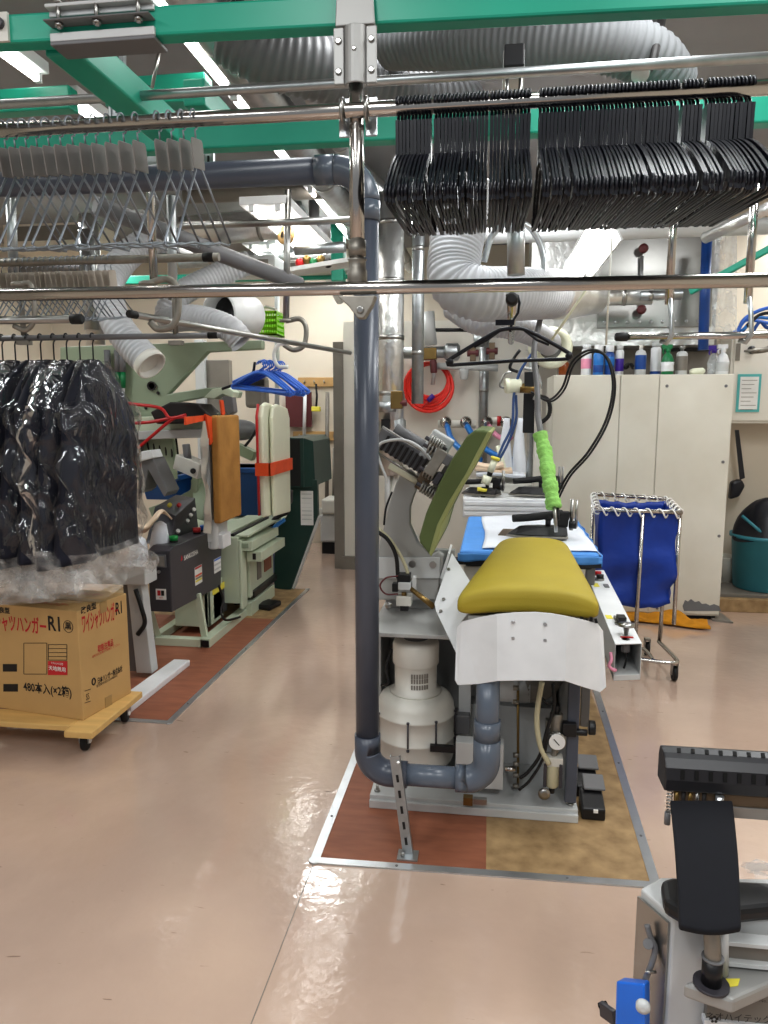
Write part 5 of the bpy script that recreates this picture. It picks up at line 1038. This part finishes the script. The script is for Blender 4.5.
# ------------------------------------------------------------------ left press machine
t = T('shirt_press', 'pale green shirt press with dark control box and tan padded board', 'machine', (-1.9,5.0,.003))
g = 'pgreen'
o = M(); o.box(-2.16,-1.74,4.36,4.42,.003,.055,g); o.box(-1.80,-1.735,4.36,5.15,.003,.06,g); o.box(-1.78,-1.70,5.1,5.7,.003,.10,g); o.box(-2.16,-2.10,4.36,5.5,.003,.055,g); o.box(-1.785,-1.74,4.354,4.36,.008,.05,'black')
o.beam((-2.10,4.40,.05),(-2.16,4.36,.36),.035,.035,g); o.beam((-1.79,4.42,.05),(-1.83,4.42,.34),.03,.04,g); o.build('base_frame', t, .004)
o = M(); o.box(-2.08,-1.84,4.62,4.9,.055,.34,g); o.box(-1.87,-1.84,4.62,4.66,.055,.3,g); o.build('pedestal', t, .006)
o = M(); o.box(-1.89,-1.84,4.72,4.98,.08,.30,'dgrey'); o.box(-1.842,-1.838,4.70,4.93,.255,.30,'ylab'); o.build('switch_plate', t)
# control box
cb = [(4.03,.325),(4.84,.29),(4.90,.692),(4.10,.712),(4.03,.692)]
CB = LB(M().yz(cb, -1.968, -1.83, 'dgrey').build('control_box', t, .006), 'dark grey control box')
o = M(); o.box(-1.945,-1.853,4.024,4.03,.595,.67,'mgrey'); o.box(-1.936,-1.862,4.020,4.026,.602,.662,'greige'); o.cyl((-1.90,4.03,.568),(-1.90,4.02,.568),.010,'alu'); o.box(-1.925,-1.862,4.026,4.03,.40,.465,'inkw'); o.box(-1.914,-1.895,4.024,4.026,.425,.456,'inkr'); o.box(-1.891,-1.873,4.024,4.026,.425,.456,'dk'); o.text('HIT', (-1.893,4.0255,.412), (1,0,0), (0,0,1), .014, 'inkr'); o.build('front_plate', CB)
o = M(); xs_ = -1.829
def sp(px, py): return PX(px,py,-1.83)
p = sp(191,555); o.text('SANKOSHA', p, (0,1,0), (0,0,1), .042, 'inkw', sx=1.0, bold=.02); q = sp(181.5,558); o.yz([(q.y-.015,q.z-.018),(q.y+.012,q.z-.012),(q.y-.0,q.z+.018)], xs_, xs_+.001, 'inkr'); o.build('maker_plate', CB)
def label_(px0, px1, y0, y1, cols):
    o = M(); a = sp(px0,y1); b = sp(px1,y0); 
    o.box(xs_,xs_+.001,a.y,b.y,a.z,b.z,'paper'); n = len(cols); h = (b.z-a.z)/n
    for i,cn in enumerate(cols):
        if cn: o.box(xs_+.001,xs_+.0016,a.y+.006,b.y-.006,a.z+h*(i+.12),a.z+h*(i+.88),cn)
    return o.build('warning_label', CB)
label_(195,201.5,564,586,(None,'ylab','greige','orange',None,None,'redp')); label_(214,220.5,556,574,(None,'lgrey',None,'lgrey',None,'bhang'))
for px,py,mm in ((174,545,'grn'),(197,536,'redp'),(204,533,'bhang'),(216,527,'grn')):
    p = PX(px,py,-1.89); y = min(4.86,max(4.12,p.y)); z = .712-.02*(y-4.10)/.80
    M().cyl((-1.89,y,z),(-1.89,y,z+.012),.024,'dk').cyl((-1.89,y,z+.012),(-1.89,y,z+.04),.026,mm,n=20).build('push_button', CB)
o = M(); o.hexa([(-2.16,4.40,.66),(-1.985,4.40,.66),(-1.985,4.86,.66),(-2.16,4.86,.66),(-2.16,4.56,.88),(-2.02,4.56,.82),(-2.02,4.90,.90),(-2.16,4.90,.92)],'dgrey'); OP = o.build('operator_panel', t, .006)
for q in ((-2.08,4.60,.88,'ylab'),(-2.05,4.68,.87,'redp'),(-2.005,4.70,.76,'inkw'),(-2.005,4.76,.79,'inkw'),(-1.995,4.52,.72,'inkw'),(-2.005,4.82,.82,'inkw')): M().cyl(q[:3],V3(*q[:3])+V3(.012,-.008,.012),.014,q[3],n=12).build('push_button', OP)
M().hexa([(-2.06,4.98,.74),(-1.90,4.98,.70),(-1.90,5.02,.70),(-2.06,5.02,.74),(-2.16,5.16,1.0),(-1.92,5.16,.96),(-1.92,5.20,.96),(-2.16,5.20,1.0)],'pgreen2').build('tilted_cover', t, .006)
# body block with rails
o = M(); o.box(-2.35,-1.73,4.93,5.78,.14,.62,g); o.box(-1.73,-1.705,5.10,5.16,.14,.60,g); o.box(-1.73,-1.71,4.93,5.05,.10,.60,g); o.build('body_block', t, .006)
o = M(); o.box(-1.75,-1.66,4.95,5.80,.62,.635,g); o.box(-1.95,-1.80,4.95,5.80,.62,.65,g); o.box(-1.79,-1.765,4.95,5.80,.622,.64,'black'); o.build('slide_rail', t, .003)
o = M(); o.box(-1.73,-1.635,4.95,5.62,.52,.59,g); o.box(-1.70,-1.59,5.02,5.64,.43,.50,g); o.box(-1.71,-1.66,4.945,4.95,.54,.575,'pgreen2'); o.box(-1.655,-1.63,5.015,5.02,.445,.49,'dk'); o.build('cross_bar', t, .006)
o = M(); o.box(-1.73,-1.702,5.18,5.78,.12,.165,'black'); o.box(-1.73,-1.722,5.34,5.43,.22,.40,'greige'); o.box(-1.73,-1.722,5.52,5.70,.24,.42,'brown'); o.build('opening_cover', t)
M().cyl(PX(222,540,-1.85),PX(247,528,-1.85),.05,'mgrey').cyl(PX(247,529,-1.85),PX(256,524,-1.85),.045,'dk').build('ram_cylinder', t)
M().tube(cr([PX(219,586,-1.76),PX(223,600,-1.76),PX(221,612,-1.74),PX(226,620,-1.72),PX(240,617,-1.72)],6), .008, 'dk', 8).build('cable', t)
# standing boards
GB = M(); GB.box(-1.70,-1.65,4.40,4.80,.80,1.475,'gold'); gb = LB(GB.build('padded_board', t, .014, 3), 'tan padded board')
o = M(); o.grid(lambda u,v: (-1.705-u*.06+.012*math.sin(v*9+u*5), 4.36+u*.05+.01*math.sin(v*21), .74+v*.70), 8, 20, 'foil'); o.box(-1.75,-1.72,4.42,4.7,.68,1.42,'lgrey'); o.build('foil_skirt', t)
M().cyl((-1.72,4.45,.63),(-1.72,4.45,.82),.03,'lgrey').box(-1.76,-1.66,4.45,4.6,.63,.72,'white').build('board_foot', t, .005)
o = M(); o.prism([PX(184,417,-1.72),PX(206,415,-1.72),PX(206,420,-1.72),PX(184,425,-1.72)],(.012,0,0),'orange'); o.prism([PX(204,414,-1.70),PX(212,418,-1.70),PX(216,434,-1.70),PX(209,445,-1.70),PX(206,425,-1.70)],(.012,0,0),'orange'); o.prism([PX(219,400,-1.70),PX(222,400,-1.70),PX(224,414,-1.70),PX(221,416,-1.70)],(.01,0,0),'orange'); o.build('orange_strap', gb)
wb = [(5.07,.745),(5.50,.72),(5.52,1.45),(5.46,1.53),(5.18,1.56),(5.09,1.54),(5.05,1.46)]
o = M(); o.yz([(y-.0,z) for y,z in wb], -1.605, -1.568, 'ivory'); o.yz([(y+.12,z-.01) for y,z in wb], -1.56, -1.53, 'ivory'); WB = LB(o.build('ivory_board', t, .014, 3), 'ivory double board with red piping')
o = M(); o.tube([(-1.608,y,z) for y,z in ((5.05,.76),(5.045,1.1),(5.04,1.46),(5.08,1.545))], .010, 'redp', 8); o.build('red_piping', WB)
o = M(); o.box(-1.625,-1.515,5.03,5.05,1.045,1.135,'orange'); o.box(-1.525,-1.51,5.03,5.62,1.045,1.135,'orange'); o.box(-1.57,-1.562,5.35,5.5,1.28,1.36,'ylab'); o.build('orange_strap', WB)
# dark green end frame
gp = [(290,480),(290,502),(288,514),(277,529),(274,560),(274,588),(289.5,591),(292,588),(318,516),(317,480)]
GP = M().prism([PY(*p,5.92) for p in gp], (0,.06,0), 'dgreen').build('end_frame', t, .006); LB(GP, 'dark green end frame')
o = M(); o.prism([PY(292,588,5.925),PY(318,516,5.925),PY(320,517,5.93),PY(294,589,5.93)], (0,.05,0), 'lgrey'); o.build('edge_strip', GP)
a, b = PY(301,525,5.915), PY(313,491,5.915); o = M(); o.box(a.x,b.x,5.912,5.918,a.z,b.z,'paper')
for i in range(7): o.box(a.x+.01,b.x-.012,5.910,5.912,b.z-.03-i*.035,b.z-.022-i*.035-(.01 if i in (2,3) else 0),'lgrey')
o.build('notice_label', GP)
a, b, c = PY(283,487,5.85), PY(301,438,5.85), PY(317,487,6.1)
o = M(); o.box(a.x,b.x+.02,5.84,6.7,a.z,b.z,'dgreen'); o.box(a.x+.05,b.x-.005,5.834,5.84,a.z+.01,b.z-.01,'black'); o.hexa([(b.x+.02,5.85,a.z),(b.x+.09,5.95,a.z),(b.x+.09,6.6,a.z),(b.x+.02,6.6,a.z),(b.x+.02,5.85,b.z),(b.x+.075,5.95,b.z-.03),(b.x+.075,6.6,b.z-.03),(b.x+.02,6.6,b.z)],'dgreen'); LB(o.build('drive_cover', GP, .006), 'dark green drive cover with a black slot')
M().tube(cr([PY(284,470,5.8),PY(280,488,5.8),PY(283,500,5.8),PY(290,502,5.8),PY(291,490,5.8)],6), .018, 'dgrey', 8).build('bent_pipe', GP)
M().tube(cr([PY(268,530,5.6),PY(276,518,5.7),PY(288,512,5.8)],6),.02,'dk',8).tube(cr([PY(266,535,5.5),PY(276,526,5.6),PY(284,520,5.7)],6),.018,'bhose',8).build('hose_pair', t)
# big pale upper arm
arm = [(60,347),(262,340),(262,349),(207,352),(168,394),(206,388),(230,387),(240,392),(238,398),(206,397),(178,402),(172,412),(174,480),(60,480)]
M().prism([PY(*p,4.95) for p in arm], (0,.07,0), 'pgreen2').build('upper_arm', t, .008)
o = M(); o.lathe([(.022,0),(.022,.012),(.032,.012),(.032,0)], PY(152,386,4.94), 'dk', (0,-1,0), 18)
for q in ((146,408),(158,393),(150,420)): o.bolt(PY(*q,4.94),(0,-1,0),.012,'dk',.006,10)
o.build('arm_bolt', t)
o = M(); o.prism([PY(*p,4.80) for p in ((203,398),(212,389),(228,387),(234,392),(232,398),(222,394),(214,399))], (0,.12,0), g); o.prism([PY(*p,4.8) for p in ((222,396),(232,396),(234,412),(228,416),(223,410))], (0,.08,0), 'mgrey'); o.build('clamp_head', t, .006)
o = M(); o.beam(PY(120,425,4.9),PY(232,420,4.9),.06,.10,g); o.beam(PY(120,436,4.85),PY(205,433,4.85),.05,.06,'lgrey'); o.beam(PY(130,470,4.9),PY(150,420,4.9),.05,.05,'mgrey'); o.build('cross_arm', t, .006)
for pts in ([(118,402),(132,404),(160,408),(170,418),(186,415)],[(122,424),(150,422),(172,418),(186,417)],[(138,448),(152,436),(166,424),(176,417)]):
    M().tube(cr([PY(*p,4.6) for p in pts],6), .011, 'redp', 8).build('red_cable', t)
o = M(); o.ob(PY(192,466,4.6),(.20,.12,.10),'offwhite',ry=18,rz=-15); o.cyl(PY(186,444,4.58),PY(188,460,4.58),.025,'mgrey'); o.cyl(PY(193,471,4.53),PY(193,471,4.51),.018,'dk'); o.build('sensor_box', t, .006)
o = M(); o.prism([PY(*p,4.7) for p in ((150,412),(170,402),(198,404),(210,416),(196,420),(176,424),(156,424))], (0,.25,0), 'dk'); o.build('dark_shoe', t, .01)
for k in range(6): M().tube(cr([PY(150+k*5,430,5.0),PY(148+k*6,446+k*2,4.95),PY(156+k*4,462,5.0)],6),.007,'rub',6).build('hanging_cable', t)
o = M(); o.prism([PY(*p,4.35) for p in ((138,460),(152,458),(168,492),(164,497),(148,470),(144,490),(139,494))], (0,.18,0), 'mgrey'); o.prism([PY(*p,4.33) for p in ((139,452),(150,450),(153,458),(139,462))], (0,.15,0), 'white'); o.build('folding_bracket', t, .006)
o = M(); o.prism([PY(*p,5.1) for p in ((148,508),(176,498),(190,490),(193,470),(200,472),(196,500),(176,512),(152,518))], (0,.15,0), 'pgreen2'); o.build('curved_guard', t, .008)
for px in (103,113,118):
    o = M(); o.cyl(PY(px+5,372,4.9),PY(px+5,388,4.9),.018,'gplast'); o.cyl(PY(px+4,350,4.9),PY(px+5,372,4.9),.022,'mgrey'); o.cyl(PY(px+5,388,4.9),PY(px+5,398,4.9),.012,'lgrey'); o.build('air_coupling', t)
p = PZ(272,607,.004); t = T('foot_pedal', 'small black foot switch on the tan plywood by the pale green press', 'pedal', p)
M().prism([p+V3(-.12,-.08,0),p+V3(.02,-.12,0),p+V3(.06,.06,0),p+V3(-.06,.10,0)], (0,0,.04), 'black').build('pedal_body', t, .012); M().tube(cr([p+V3(-.08,0,.02),p+V3(-.2,.04,.012),p+V3(-.3,.0,.012)],6),.008,'rub',8).build('cable', t)

# ------------------------------------------------------------------ blue hangers on the slanting rail
def blue_hanger():
    t = T('blue_hanger', 'blue plastic hanger in the bunch hung over the pale green press', 'hanger', (0,0,0), 'bunch of blue hangers')
    o = M(); o.tube(cr([(-.175,0,-.125),(-.10,0,-.08),(-.03,0,-.045),(.03,0,-.045),(.10,0,-.08),(.175,0,-.125)],5), .0075, 'bhang', 8); o.tube([(-.175,0,-.125),(-.17,0,-.138),(.17,0,-.138),(.175,0,-.125)], .0065, 'bhang', 8); o.build('shoulder_bar', t)
    M().tube([(0,0,-.045),(0,0,-.025)]+arc((0,0,0),.022,-70,180,(1,0,0),(0,0,1),8), .004, 'bhang', 6).build('hook', t); return t
pr = blue_hanger(); c = PY(270,366,4.05)
for i in range(12):
    h = pr if i == 0 else dup(pr); place(h, (c.x-.025+.006*i, c.y-.1+.016*i, c.z+.004*(i % 3)), -14+2.4*i, 0, 7+random.uniform(-3,3))
t = T('white_hook', 'white ring hook holding the bunch of blue hangers', 'hook', PY(279,357,4.0)); M().tube(cr([PY(287,343,4.0),PY(278,345,4.0),PY(274,355,4.0),PY(278,366,4.0),PY(288,367,4.0)],5), .011, 'inkw', 8).build('ring', t)
t = T('black_clip_hanger', 'black clip hanger sticking out beside the blue hangers', 'hanger', PY(236,386,4.1)); M().tube(cr([PY(222,389,4.1),PY(240,382,4.1),PY(252,374,4.1),PY(255,362,4.1)],5), .008, 'blackgl', 8).build('bar', t)

# ------------------------------------------------------------------ far end of the aisle
YB = 8.06
for z,tx,px0 in ((0,'upper',298),(1,'lower',293)):
    a = PY(px0,384 if z == 0 else 438,YB); b = PY(338,380 if z == 0 else 434,YB)
    t = T('peg_rail', tx+' wooden peg rail on the far wall', 'rail', a); zc = (a.z+b.z)/2
    M().box(a.x,b.x,8.06,8.1,zc-.05,zc+.05,'wood').build('board', t, .004)
    for i in range(4): x = a.x+.08+i*(b.x-a.x-.12)/3; M().tube([(x,8.06,zc),(x,8.02,zc-.01),(x,8.02,zc+.02)], .006, 'steel', 6).build('peg', t)
def pole(label, px, y0, y1, mm, r=.016, name='broom', head=None, Y=7.96):
    t = T(name, label, 'broom', PY(px,y1,Y)); M().cyl(PY(px,y0,Y),PY(px-.8,y1,Y),r,mm,n=10).build('handle', t)
    if head: p = PY(px,y1,Y); M().box(p.x-.09,p.x+.09,Y-.05,Y+.05,p.z-.10,p.z+.02,head).build('head', t, .01)
pole('grey handled mop hanging from the far peg rail', 327.5, 392, 510, 'greige', .022, head='offwhite')
pole('white handled broom hanging at the maroon board', 305, 392, 436, 'white', .02)
pole('short brown brush pole by the partition edge', 334, 448, 505, 'greige', .014, head='white')
t = T('yellow_sponge', 'yellow sponge hanging on a loop from the upper peg rail', 'sponge', PY(316,410,8.0)); p = PY(316,409,8.0); M().ob(p,(.10,.05,.055),'ylab').build('sponge', t, .01); M().tube([p,PY(317,396,8.0),PY(316,384,8.0)], .012, 'dk', 8).build('loop', t)
o = M(); a, b = PY(286,427,8.0), PY(311,392,8.0); o.box(a.x,b.x,8.0,8.04,a.z,b.z,'maroon'); tag(o.build('maroon_board'), 'maroon board leaning on the far wall', 'board')
t = T('folding_ladder', 'pale tall panel standing in the far corner behind the press', 'panel', PY(200,440,7.4)); M().box(PY(196,0,7.4).x,PY(222,0,7.4).x,7.3,7.4,0,2.0,'greige').box(PY(186,0,7.35).x,PY(196,0,7.35).x,7.25,7.35,0,2.2,'lgrey').build('panel', t, .006)
t = T('storage_bin', 'pale storage bin standing on the floor at the aisle end', 'bin', (PY(335,530,7.5).x,7.5,0))
a, b = PY(322,538,7.5), PY(341,505,7.5); M().box(a.x-.02,b.x,7.5,7.8,.12,.42,'lgrey').build('bin_body', t, .02); M().box(a.x,b.x+.02,7.48,7.82,.42,.58,'offwhite').build('lid', t, .02); M().box(a.x,b.x,7.5,7.8,0,.12,'void').build('plinth', t)
for i,(px0,py0,px1,py1,Y,tx) in enumerate(((210,468,268,516,6.4,'large blue plastic bin behind the tan padded board'),(176,472,214,505,6.6,'blue plastic bin partly hidden by the foil skirt'),(140,475,178,500,6.3,'deep blue bin behind the cables of the pale green press'))):
    a, b = PY(px0,py1,Y), PY(px1,py0,Y); t = T('blue_bin', tx, 'bin', (a.x,Y,a.z))
    o = M(); o.hexa([(a.x+.04,Y+.04,a.z),(b.x-.04,Y+.04,a.z),(b.x-.04,Y+.4,a.z),(a.x+.04,Y+.4,a.z),(a.x,Y,b.z),(b.x,Y,b.z),(b.x,Y+.45,b.z),(a.x,Y+.45,b.z)],'bin'); o.build('bin_body', t, .01)
    M().box(a.x-.02,b.x+.02,Y-.02,Y+.47,b.z-.05,b.z,'bin').build('rim', t, .01)
    if i == 0: M().box(a.x-.2,b.x+.15,Y-.02,Y+.5,a.z-.06,a.z-.01,'pgreen').build('shelf', t, .005); M().box(a.x+.05,b.x,Y+.1,Y+.4,0,a.z-.06,'dblue').build('lower_bin', t, .01)
t = T('hooded_pail', 'dark rounded hood between the tan and ivory boards', 'cover', PY(245,428,5.9))
M().sph(PY(240,430,6.0), .16, 'mgrey', (1,.6,.55)).build('hood', t); M().box(PY(236,0,6).x,PY(258,0,6).x,5.95,6.1,PY(0,408,6).z,PY(0,378,6).z,'greige').build('pail', t, .03); M().box(PY(238,0,6).x,PY(258,0,6).x,5.93,5.95,PY(0,387,6).z,PY(0,381,6).z,'dk').build('label', t)
o = M(); o.tube(cr([PY(240,452,5.9),PY(250,440,5.9),PY(256,430,5.9)],6),.012,'dk',8); o.ob(PY(246,452,5.9),(.16,.1,.08),'pgreen2',ry=25); tag(o.build('small_bracket'), 'small sage bracket with dark cable by the ivory board', 'bracket')
t = T('lime_basket', 'lime green plastic basket perched above the press arm', 'basket', PY(265,333,6.2)); a, b = PY(257,334,6.2), PY(276,312,6.2)
o = M()
for i in range(5): z = a.z+(b.z-a.z)*i/4; o.box(a.x,b.x,6.2,6.215,z-.012,z+.012,'limep'); o.box(b.x-.012,b.x,6.2,6.45,z-.012,z+.012,'limep')
for i in range(9): x = a.x+(b.x-a.x)*i/8; o.box(x-.006,x+.006,6.2,6.21,a.z,b.z,'limep')
o.box(a.x,b.x,6.44,6.45,a.z,b.z,'limep'); o.box(a.x,b.x,6.2,6.45,a.z-.012,a.z,'limep'); o.build('basket', t); M().tube([(a.x,6.2,b.z),(a.x+.05,6.3,b.z+.06),(b.x,6.2,b.z+.02)], .012, 'offwhite', 8).build('rim_wire', t)
pipe('white vertical pole beside the lime basket', PY(277,430,6.6), PY(277,290,6.6), .022, 'lgrey', 'pole')
t = T('paper_roll', 'brown cored paper roll end high beside the aisle', 'roll', PY(283,235,4.9)); M().lathe([(.02,-.05),(.055,-.05),(.055,0),(.02,0)], PY(283,235,4.9), 'card', (-.6,-.9,0), 20).cyl(PY(283,235,4.9),PY(283,235,4.9)+V3(.02,.03,0),.026,'void').build('roll', t)
pipe('galvanised bracket strip crossing behind the aisle hook pipe', PY(295,250,5.0), PY(345,247,5.0), .035, 'galv')
for i,(p0,p1,r_,mm,tx) in enumerate(((PY(180,262,6.8),PY(345,252,6.8),.06,'galv','galvanised pipe crossing far behind the lime basket'),(PY(296,205,6.2),PY(340,300,7.6),.05,'galv','slanting galvanised pipe beyond the aisle hook pipe'),(PY(5,212,6.6),PY(130,205,6.6),.09,'dust','dull wide pipe far behind the near wire hangers'),(PY(20,268,6.0),PY(135,262,6.0),.05,'mgrey','mid grey pipe behind the second row of wire hangers'),(PY(314,236,5.8),PY(314,196,5.8),.04,'mgrey','short hanging pipe under the grey plastic pipe'),(PY(205,245,5.2),PY(240,300,6.4),.05,'steel','steel pipe slanting behind the brassy post'),(PY(185,196,5.0),PY(352,190,5.0),.05,'greige','drab conduit just beneath the grey plastic pipe'))): pipe(tx, p0, p1, r_, mm)
for i,(px,py,Y,w_,h_,d_,mm,tx) in enumerate(((318,270,6.4,.55,.10,.4,'offwhite','pale slim unit housing hung above the far aisle'),(250,268,6.0,.5,.14,.3,'lgrey','light grey box duct behind the slanting dark pipe'),(60,238,6.8,.9,.26,.4,'beige','beige box duct far behind the near wire hangers'),(322,203,6.6,.35,.14,.3,'pgreen','pale green junction box high behind the drop pipe'),(170,250,6.4,.3,.12,.3,'mgrey','grey junction box behind the white ribbed duct'))):
    c = PY(px,py,Y); t = T('duct_box', tx, 'duct', c); M().ob(c,(w_,d_,h_),mm).build('housing', t, .01); M().ob(c-V3(0,d_/2+.004,0),(w_*.8,.006,h_*.5),'greige').build('grille', t)
lamp(-.62, 5.2, 6.4, 2.95, 'bare tube lamp beyond the tall foil wrapped duct')
lamp(-2.6, 5.4, 6.6, 2.9, 'bare tube lamp far behind the near wire hangers')
t = T('ceiling_tray', 'pale cable tray seen below the far green beam', 'tray', PY(300,270,5.4)); o = M(); o.beam(PY(292,272,5.4),PY(352,262,5.4),.2,.03,'lgrey'); o.build('tray', t)
o = M(); 
for i in range(5): o.sph(PY(300+i*7,263-i % 2*3,5.35),.035,('redp','brass','gplast','brass','dk')[i],nu=10,nv=8)
o.build('valve_handles', t)
# ------------------------------------------------------------------ collar press in the near corner
t = T('collar_press', 'white collar press with black cloth pad and slotted black cover, cut by the picture corner', 'machine', (.45,1.35,0))
zt = .625; a = V3(.342,1.262,zt); b = V3(.300,1.335,zt); c = V3(.345,1.46,zt)
o = M(); o.prism([(.342,1.262,.0),(.80,1.30,.0),(.80,1.43,.0),(.345,1.375,.0),(.300,1.335,.0)], (0,0,zt), 'lgrey'); o.build('body', t, .004, 2)
M().prism([V3(.338,1.266,.02),V3(.298,1.335,.02),V3(.298,1.335,zt-.015),V3(.338,1.266,zt-.015)], (-.004,-.003,0), 'steel').build('side_panel', t)
o = M(); o.box(.405,.80,1.252,1.30,.30,.595,'greige'); o.box(.395,.80,1.24,1.26,.555,.563,'lgrey'); o.box(.395,.80,1.235,1.262,.598,.606,'lgrey'); o.box(.40,.80,1.245,1.262,.43,.442,'white'); o.box(.402,.80,1.247,1.254,.30,.425,'void')
for x,z in ((.452,.528),(.475,.528)): o.sph((x,1.245,z),.006,'alu',nu=10,nv=8)
for i in range(9): o.box(.50+i*.008,.502+i*.008,1.249,1.252,.50,.545,'dgrey')
o.build('steel_front', t, .002)
# turntable bracket, shaft, pad
o = M(); P0 = [PZ(*q,.55) for q in ((683,983),(733,1000),(800,970),(760,952))]
o.prism(P0, (0,0,-.028), 'satin'); bk_ = o.build('bracket_arm', t, .006)
M().prism([PZ(724,988,.5505),PZ(738,986,.5505),PZ(740,979,.5505),PZ(726,979,.5505)], (0,0,.001), 'ylab').build('yellow_mark', bk_)
sh_ = PZ(711,985,.550); 
o = M(); o.cyl(sh_,sh_+V3(0,0,.005),.029,'dgrey',n=28); o.cyl(sh_+V3(0,0,.005),sh_+V3(0,0,.050),.0165,'black',n=28); o.cyl(sh_+V3(0,0,.050),sh_+V3(0,0,.053),.018,'mgrey',n=28); o.build('collar_sleeve', t)
M().tube(cr([sh_+V3(0,0,.05),sh_+V3(-.002,.0,.075),sh_+V3(-.004,.005,.10),sh_+V3(-.006,.012,.125)],6), .0135, 'cast', 18).build('shaft', t)
M().cyl(sh_+V3(.026,.03,.0),sh_+V3(.022,.035,.10),.011,'lgrey').build('guide_rod', t)
T_L, T_R, B_L, B_R = PY(670,803,1.42), PY(732,803,1.42), PY(679,928,1.17), PY(741,930,1.17)
def padf(u, v):
    p = T_L.lerp(T_R,u).lerp(B_L.lerp(B_R,u),v); n = V3(0,-.55,.35)
    return p+n*(.010*math.sin(math.pi*u)+.016*math.sin(math.pi*v))+V3(0,0,-.008*math.sin(math.pi*u)*v)
o = M().grid(padf, 16, 16, 'pad'); LB(o.build('cloth_pad', t, solid=.016, bevel=.004), 'curved black cloth pad')
# slotted black cover on its arm
yc_ = 1.47; L0 = PY(660,768,yc_); x0 = L0.x; zb = PY(660,788,yc_-.03).z
sec = [(-.040,0),(-.046,.030),(-.043,.058),(-.030,.075),(-.020,.083),(-.002,.087),(.012,.083),(.020,.06),(.020,.0)]
o = M(); o.yz([(yc_+y,zb+z*.86) for y,z in sec], x0, 1.0, mat('black_cover_plastic',(36,36,40),.4)); CV = LB(o.build('slotted_cover', t, .003), 'slotted black plastic cover')
o = M()
for i in range(8):
    x = x0+.032+i*.0262; o.prism([(x-.0035,yc_-.0455,zb+.029),(x+.0035,yc_-.0455,zb+.029),(x+.0035,yc_-.0435,zb+.048),(x-.0035,yc_-.0435,zb+.048)], (0,-.0022,.0005), 'void'); o.prism([(x-.006,yc_-.020,zb+.0714),(x+.001,yc_-.020,zb+.0714),(x+.004,yc_-.006,zb+.0741),(x-.003,yc_-.006,zb+.0741)], (0,-.001,.0015), 'void')
o.build('slots', CV)
o = M(); o.box(x0+.03,1.0,yc_-.03,yc_+.03,zb-.028,zb-.004,'bronze'); o.box(x0+.05,1.0,yc_-.035,yc_-.03,zb-.05,zb-.026,'steel'); o.build('cover_arm', t, .002)
M().spring((x0+.014,yc_-.03,zb-.055),(x0+.014,yc_-.03,zb),.005,8,.0014,'steel').cyl((x0+.012,yc_-.03,zb-.075),(x0+.012,yc_-.03,zb-.05),.006,'mgrey').build('return_spring', t)
o = M()
for i,mm in enumerate(('brass','dk','brass','steel','dk')): o.cyl((x0+.027+i*.013,yc_-.028,zb-.045),(x0+.027+i*.013,yc_-.028,zb-.002),.005,mm,n=10)
o.cyl((x0+.105,yc_-.04,zb-.045),(x0+.105,yc_-.04,zb-.003),.008,'alu'); o.build('linkage', t)
M().prism([PZ(661,879,.66),PZ(672,876,.66),PZ(790,882,.66),PZ(785,905,.66),PZ(690,915,.66),PZ(664,900,.66)], (0,0,-.03), 'black').build('black_bed', t, .01)
o = M(); l0 = PY(652,926,1.30); o.tube(cr([PY(647,925,1.29),PY(650,936,1.285),PY(655,948,1.28),PY(652,962,1.275),PY(645,980,1.27)],6), .0055, 'mgrey', 10); o.cyl(PY(648,944,1.295),PY(648,944,1.275),.009,'mgrey'); o.cyl(PY(645,972,1.26),PY(656,972,1.265),.0025,'steel'); o.build('lever', t)
o = M(); f_ = PY(721,1016,1.255); o.text('ネオハイテック', PY(738,1018,1.238), (1,.06,0), (0,0,1), .018, 'dk', sx=.9); o.text('機番 No.', PY(757,1000,1.238), (1,.06,0), (0,0,1), .009, 'dk'); o.text('✿', PY(714,1019,1.238), (1,.06,0), (0,0,1), .02, 'dk'); o.build('maker_plate', t)
# clear bag on its bed
o = M().grid(lambda u,v: (.50+u*.3, 1.285+v*.13, .645+.07*math.sin(math.pi*min(1,v*1.1))*(.3+.8*u)+.010*math.sin(u*31+v*17)), 30, 20, 'bag2'); tag(o.build('clear_bag'), 'crumpled clear plastic bag resting on the collar press', 'bag')
# bright blue unit standing against it
t = T('blue_unit', 'bright blue metal unit beside the collar press', 'machine', (.30,1.36,0))
o = M(); o.hexa([PY(612,1120,1.24),PY(645,1120,1.20),PY(650,1120,1.25),PY(622,1120,1.30),PY(616,981,1.25),PY(645,984,1.21),PY(650,980,1.25),PY(624,977,1.29)], 'cblue'); o.build('casing', t, .004)
o = M(); p = PY(643,1003,1.20); o.lathe([(.004,0),(.012,.004),(.012,.012),(.004,.016)], p, 'lgrey', (-.2,-1,0)); o.build('bolt', t)
o = M(); o.beam(PY(601,1008,1.45),PY(615,1018,1.42),.012,.03,'dgrey'); o.beam(PY(602,1003,1.45),PY(606,1012,1.45),.01,.02,'void'); o.build('handle', t, .002)
print('OBJECTS BUILT', len(bpy.data.objects))
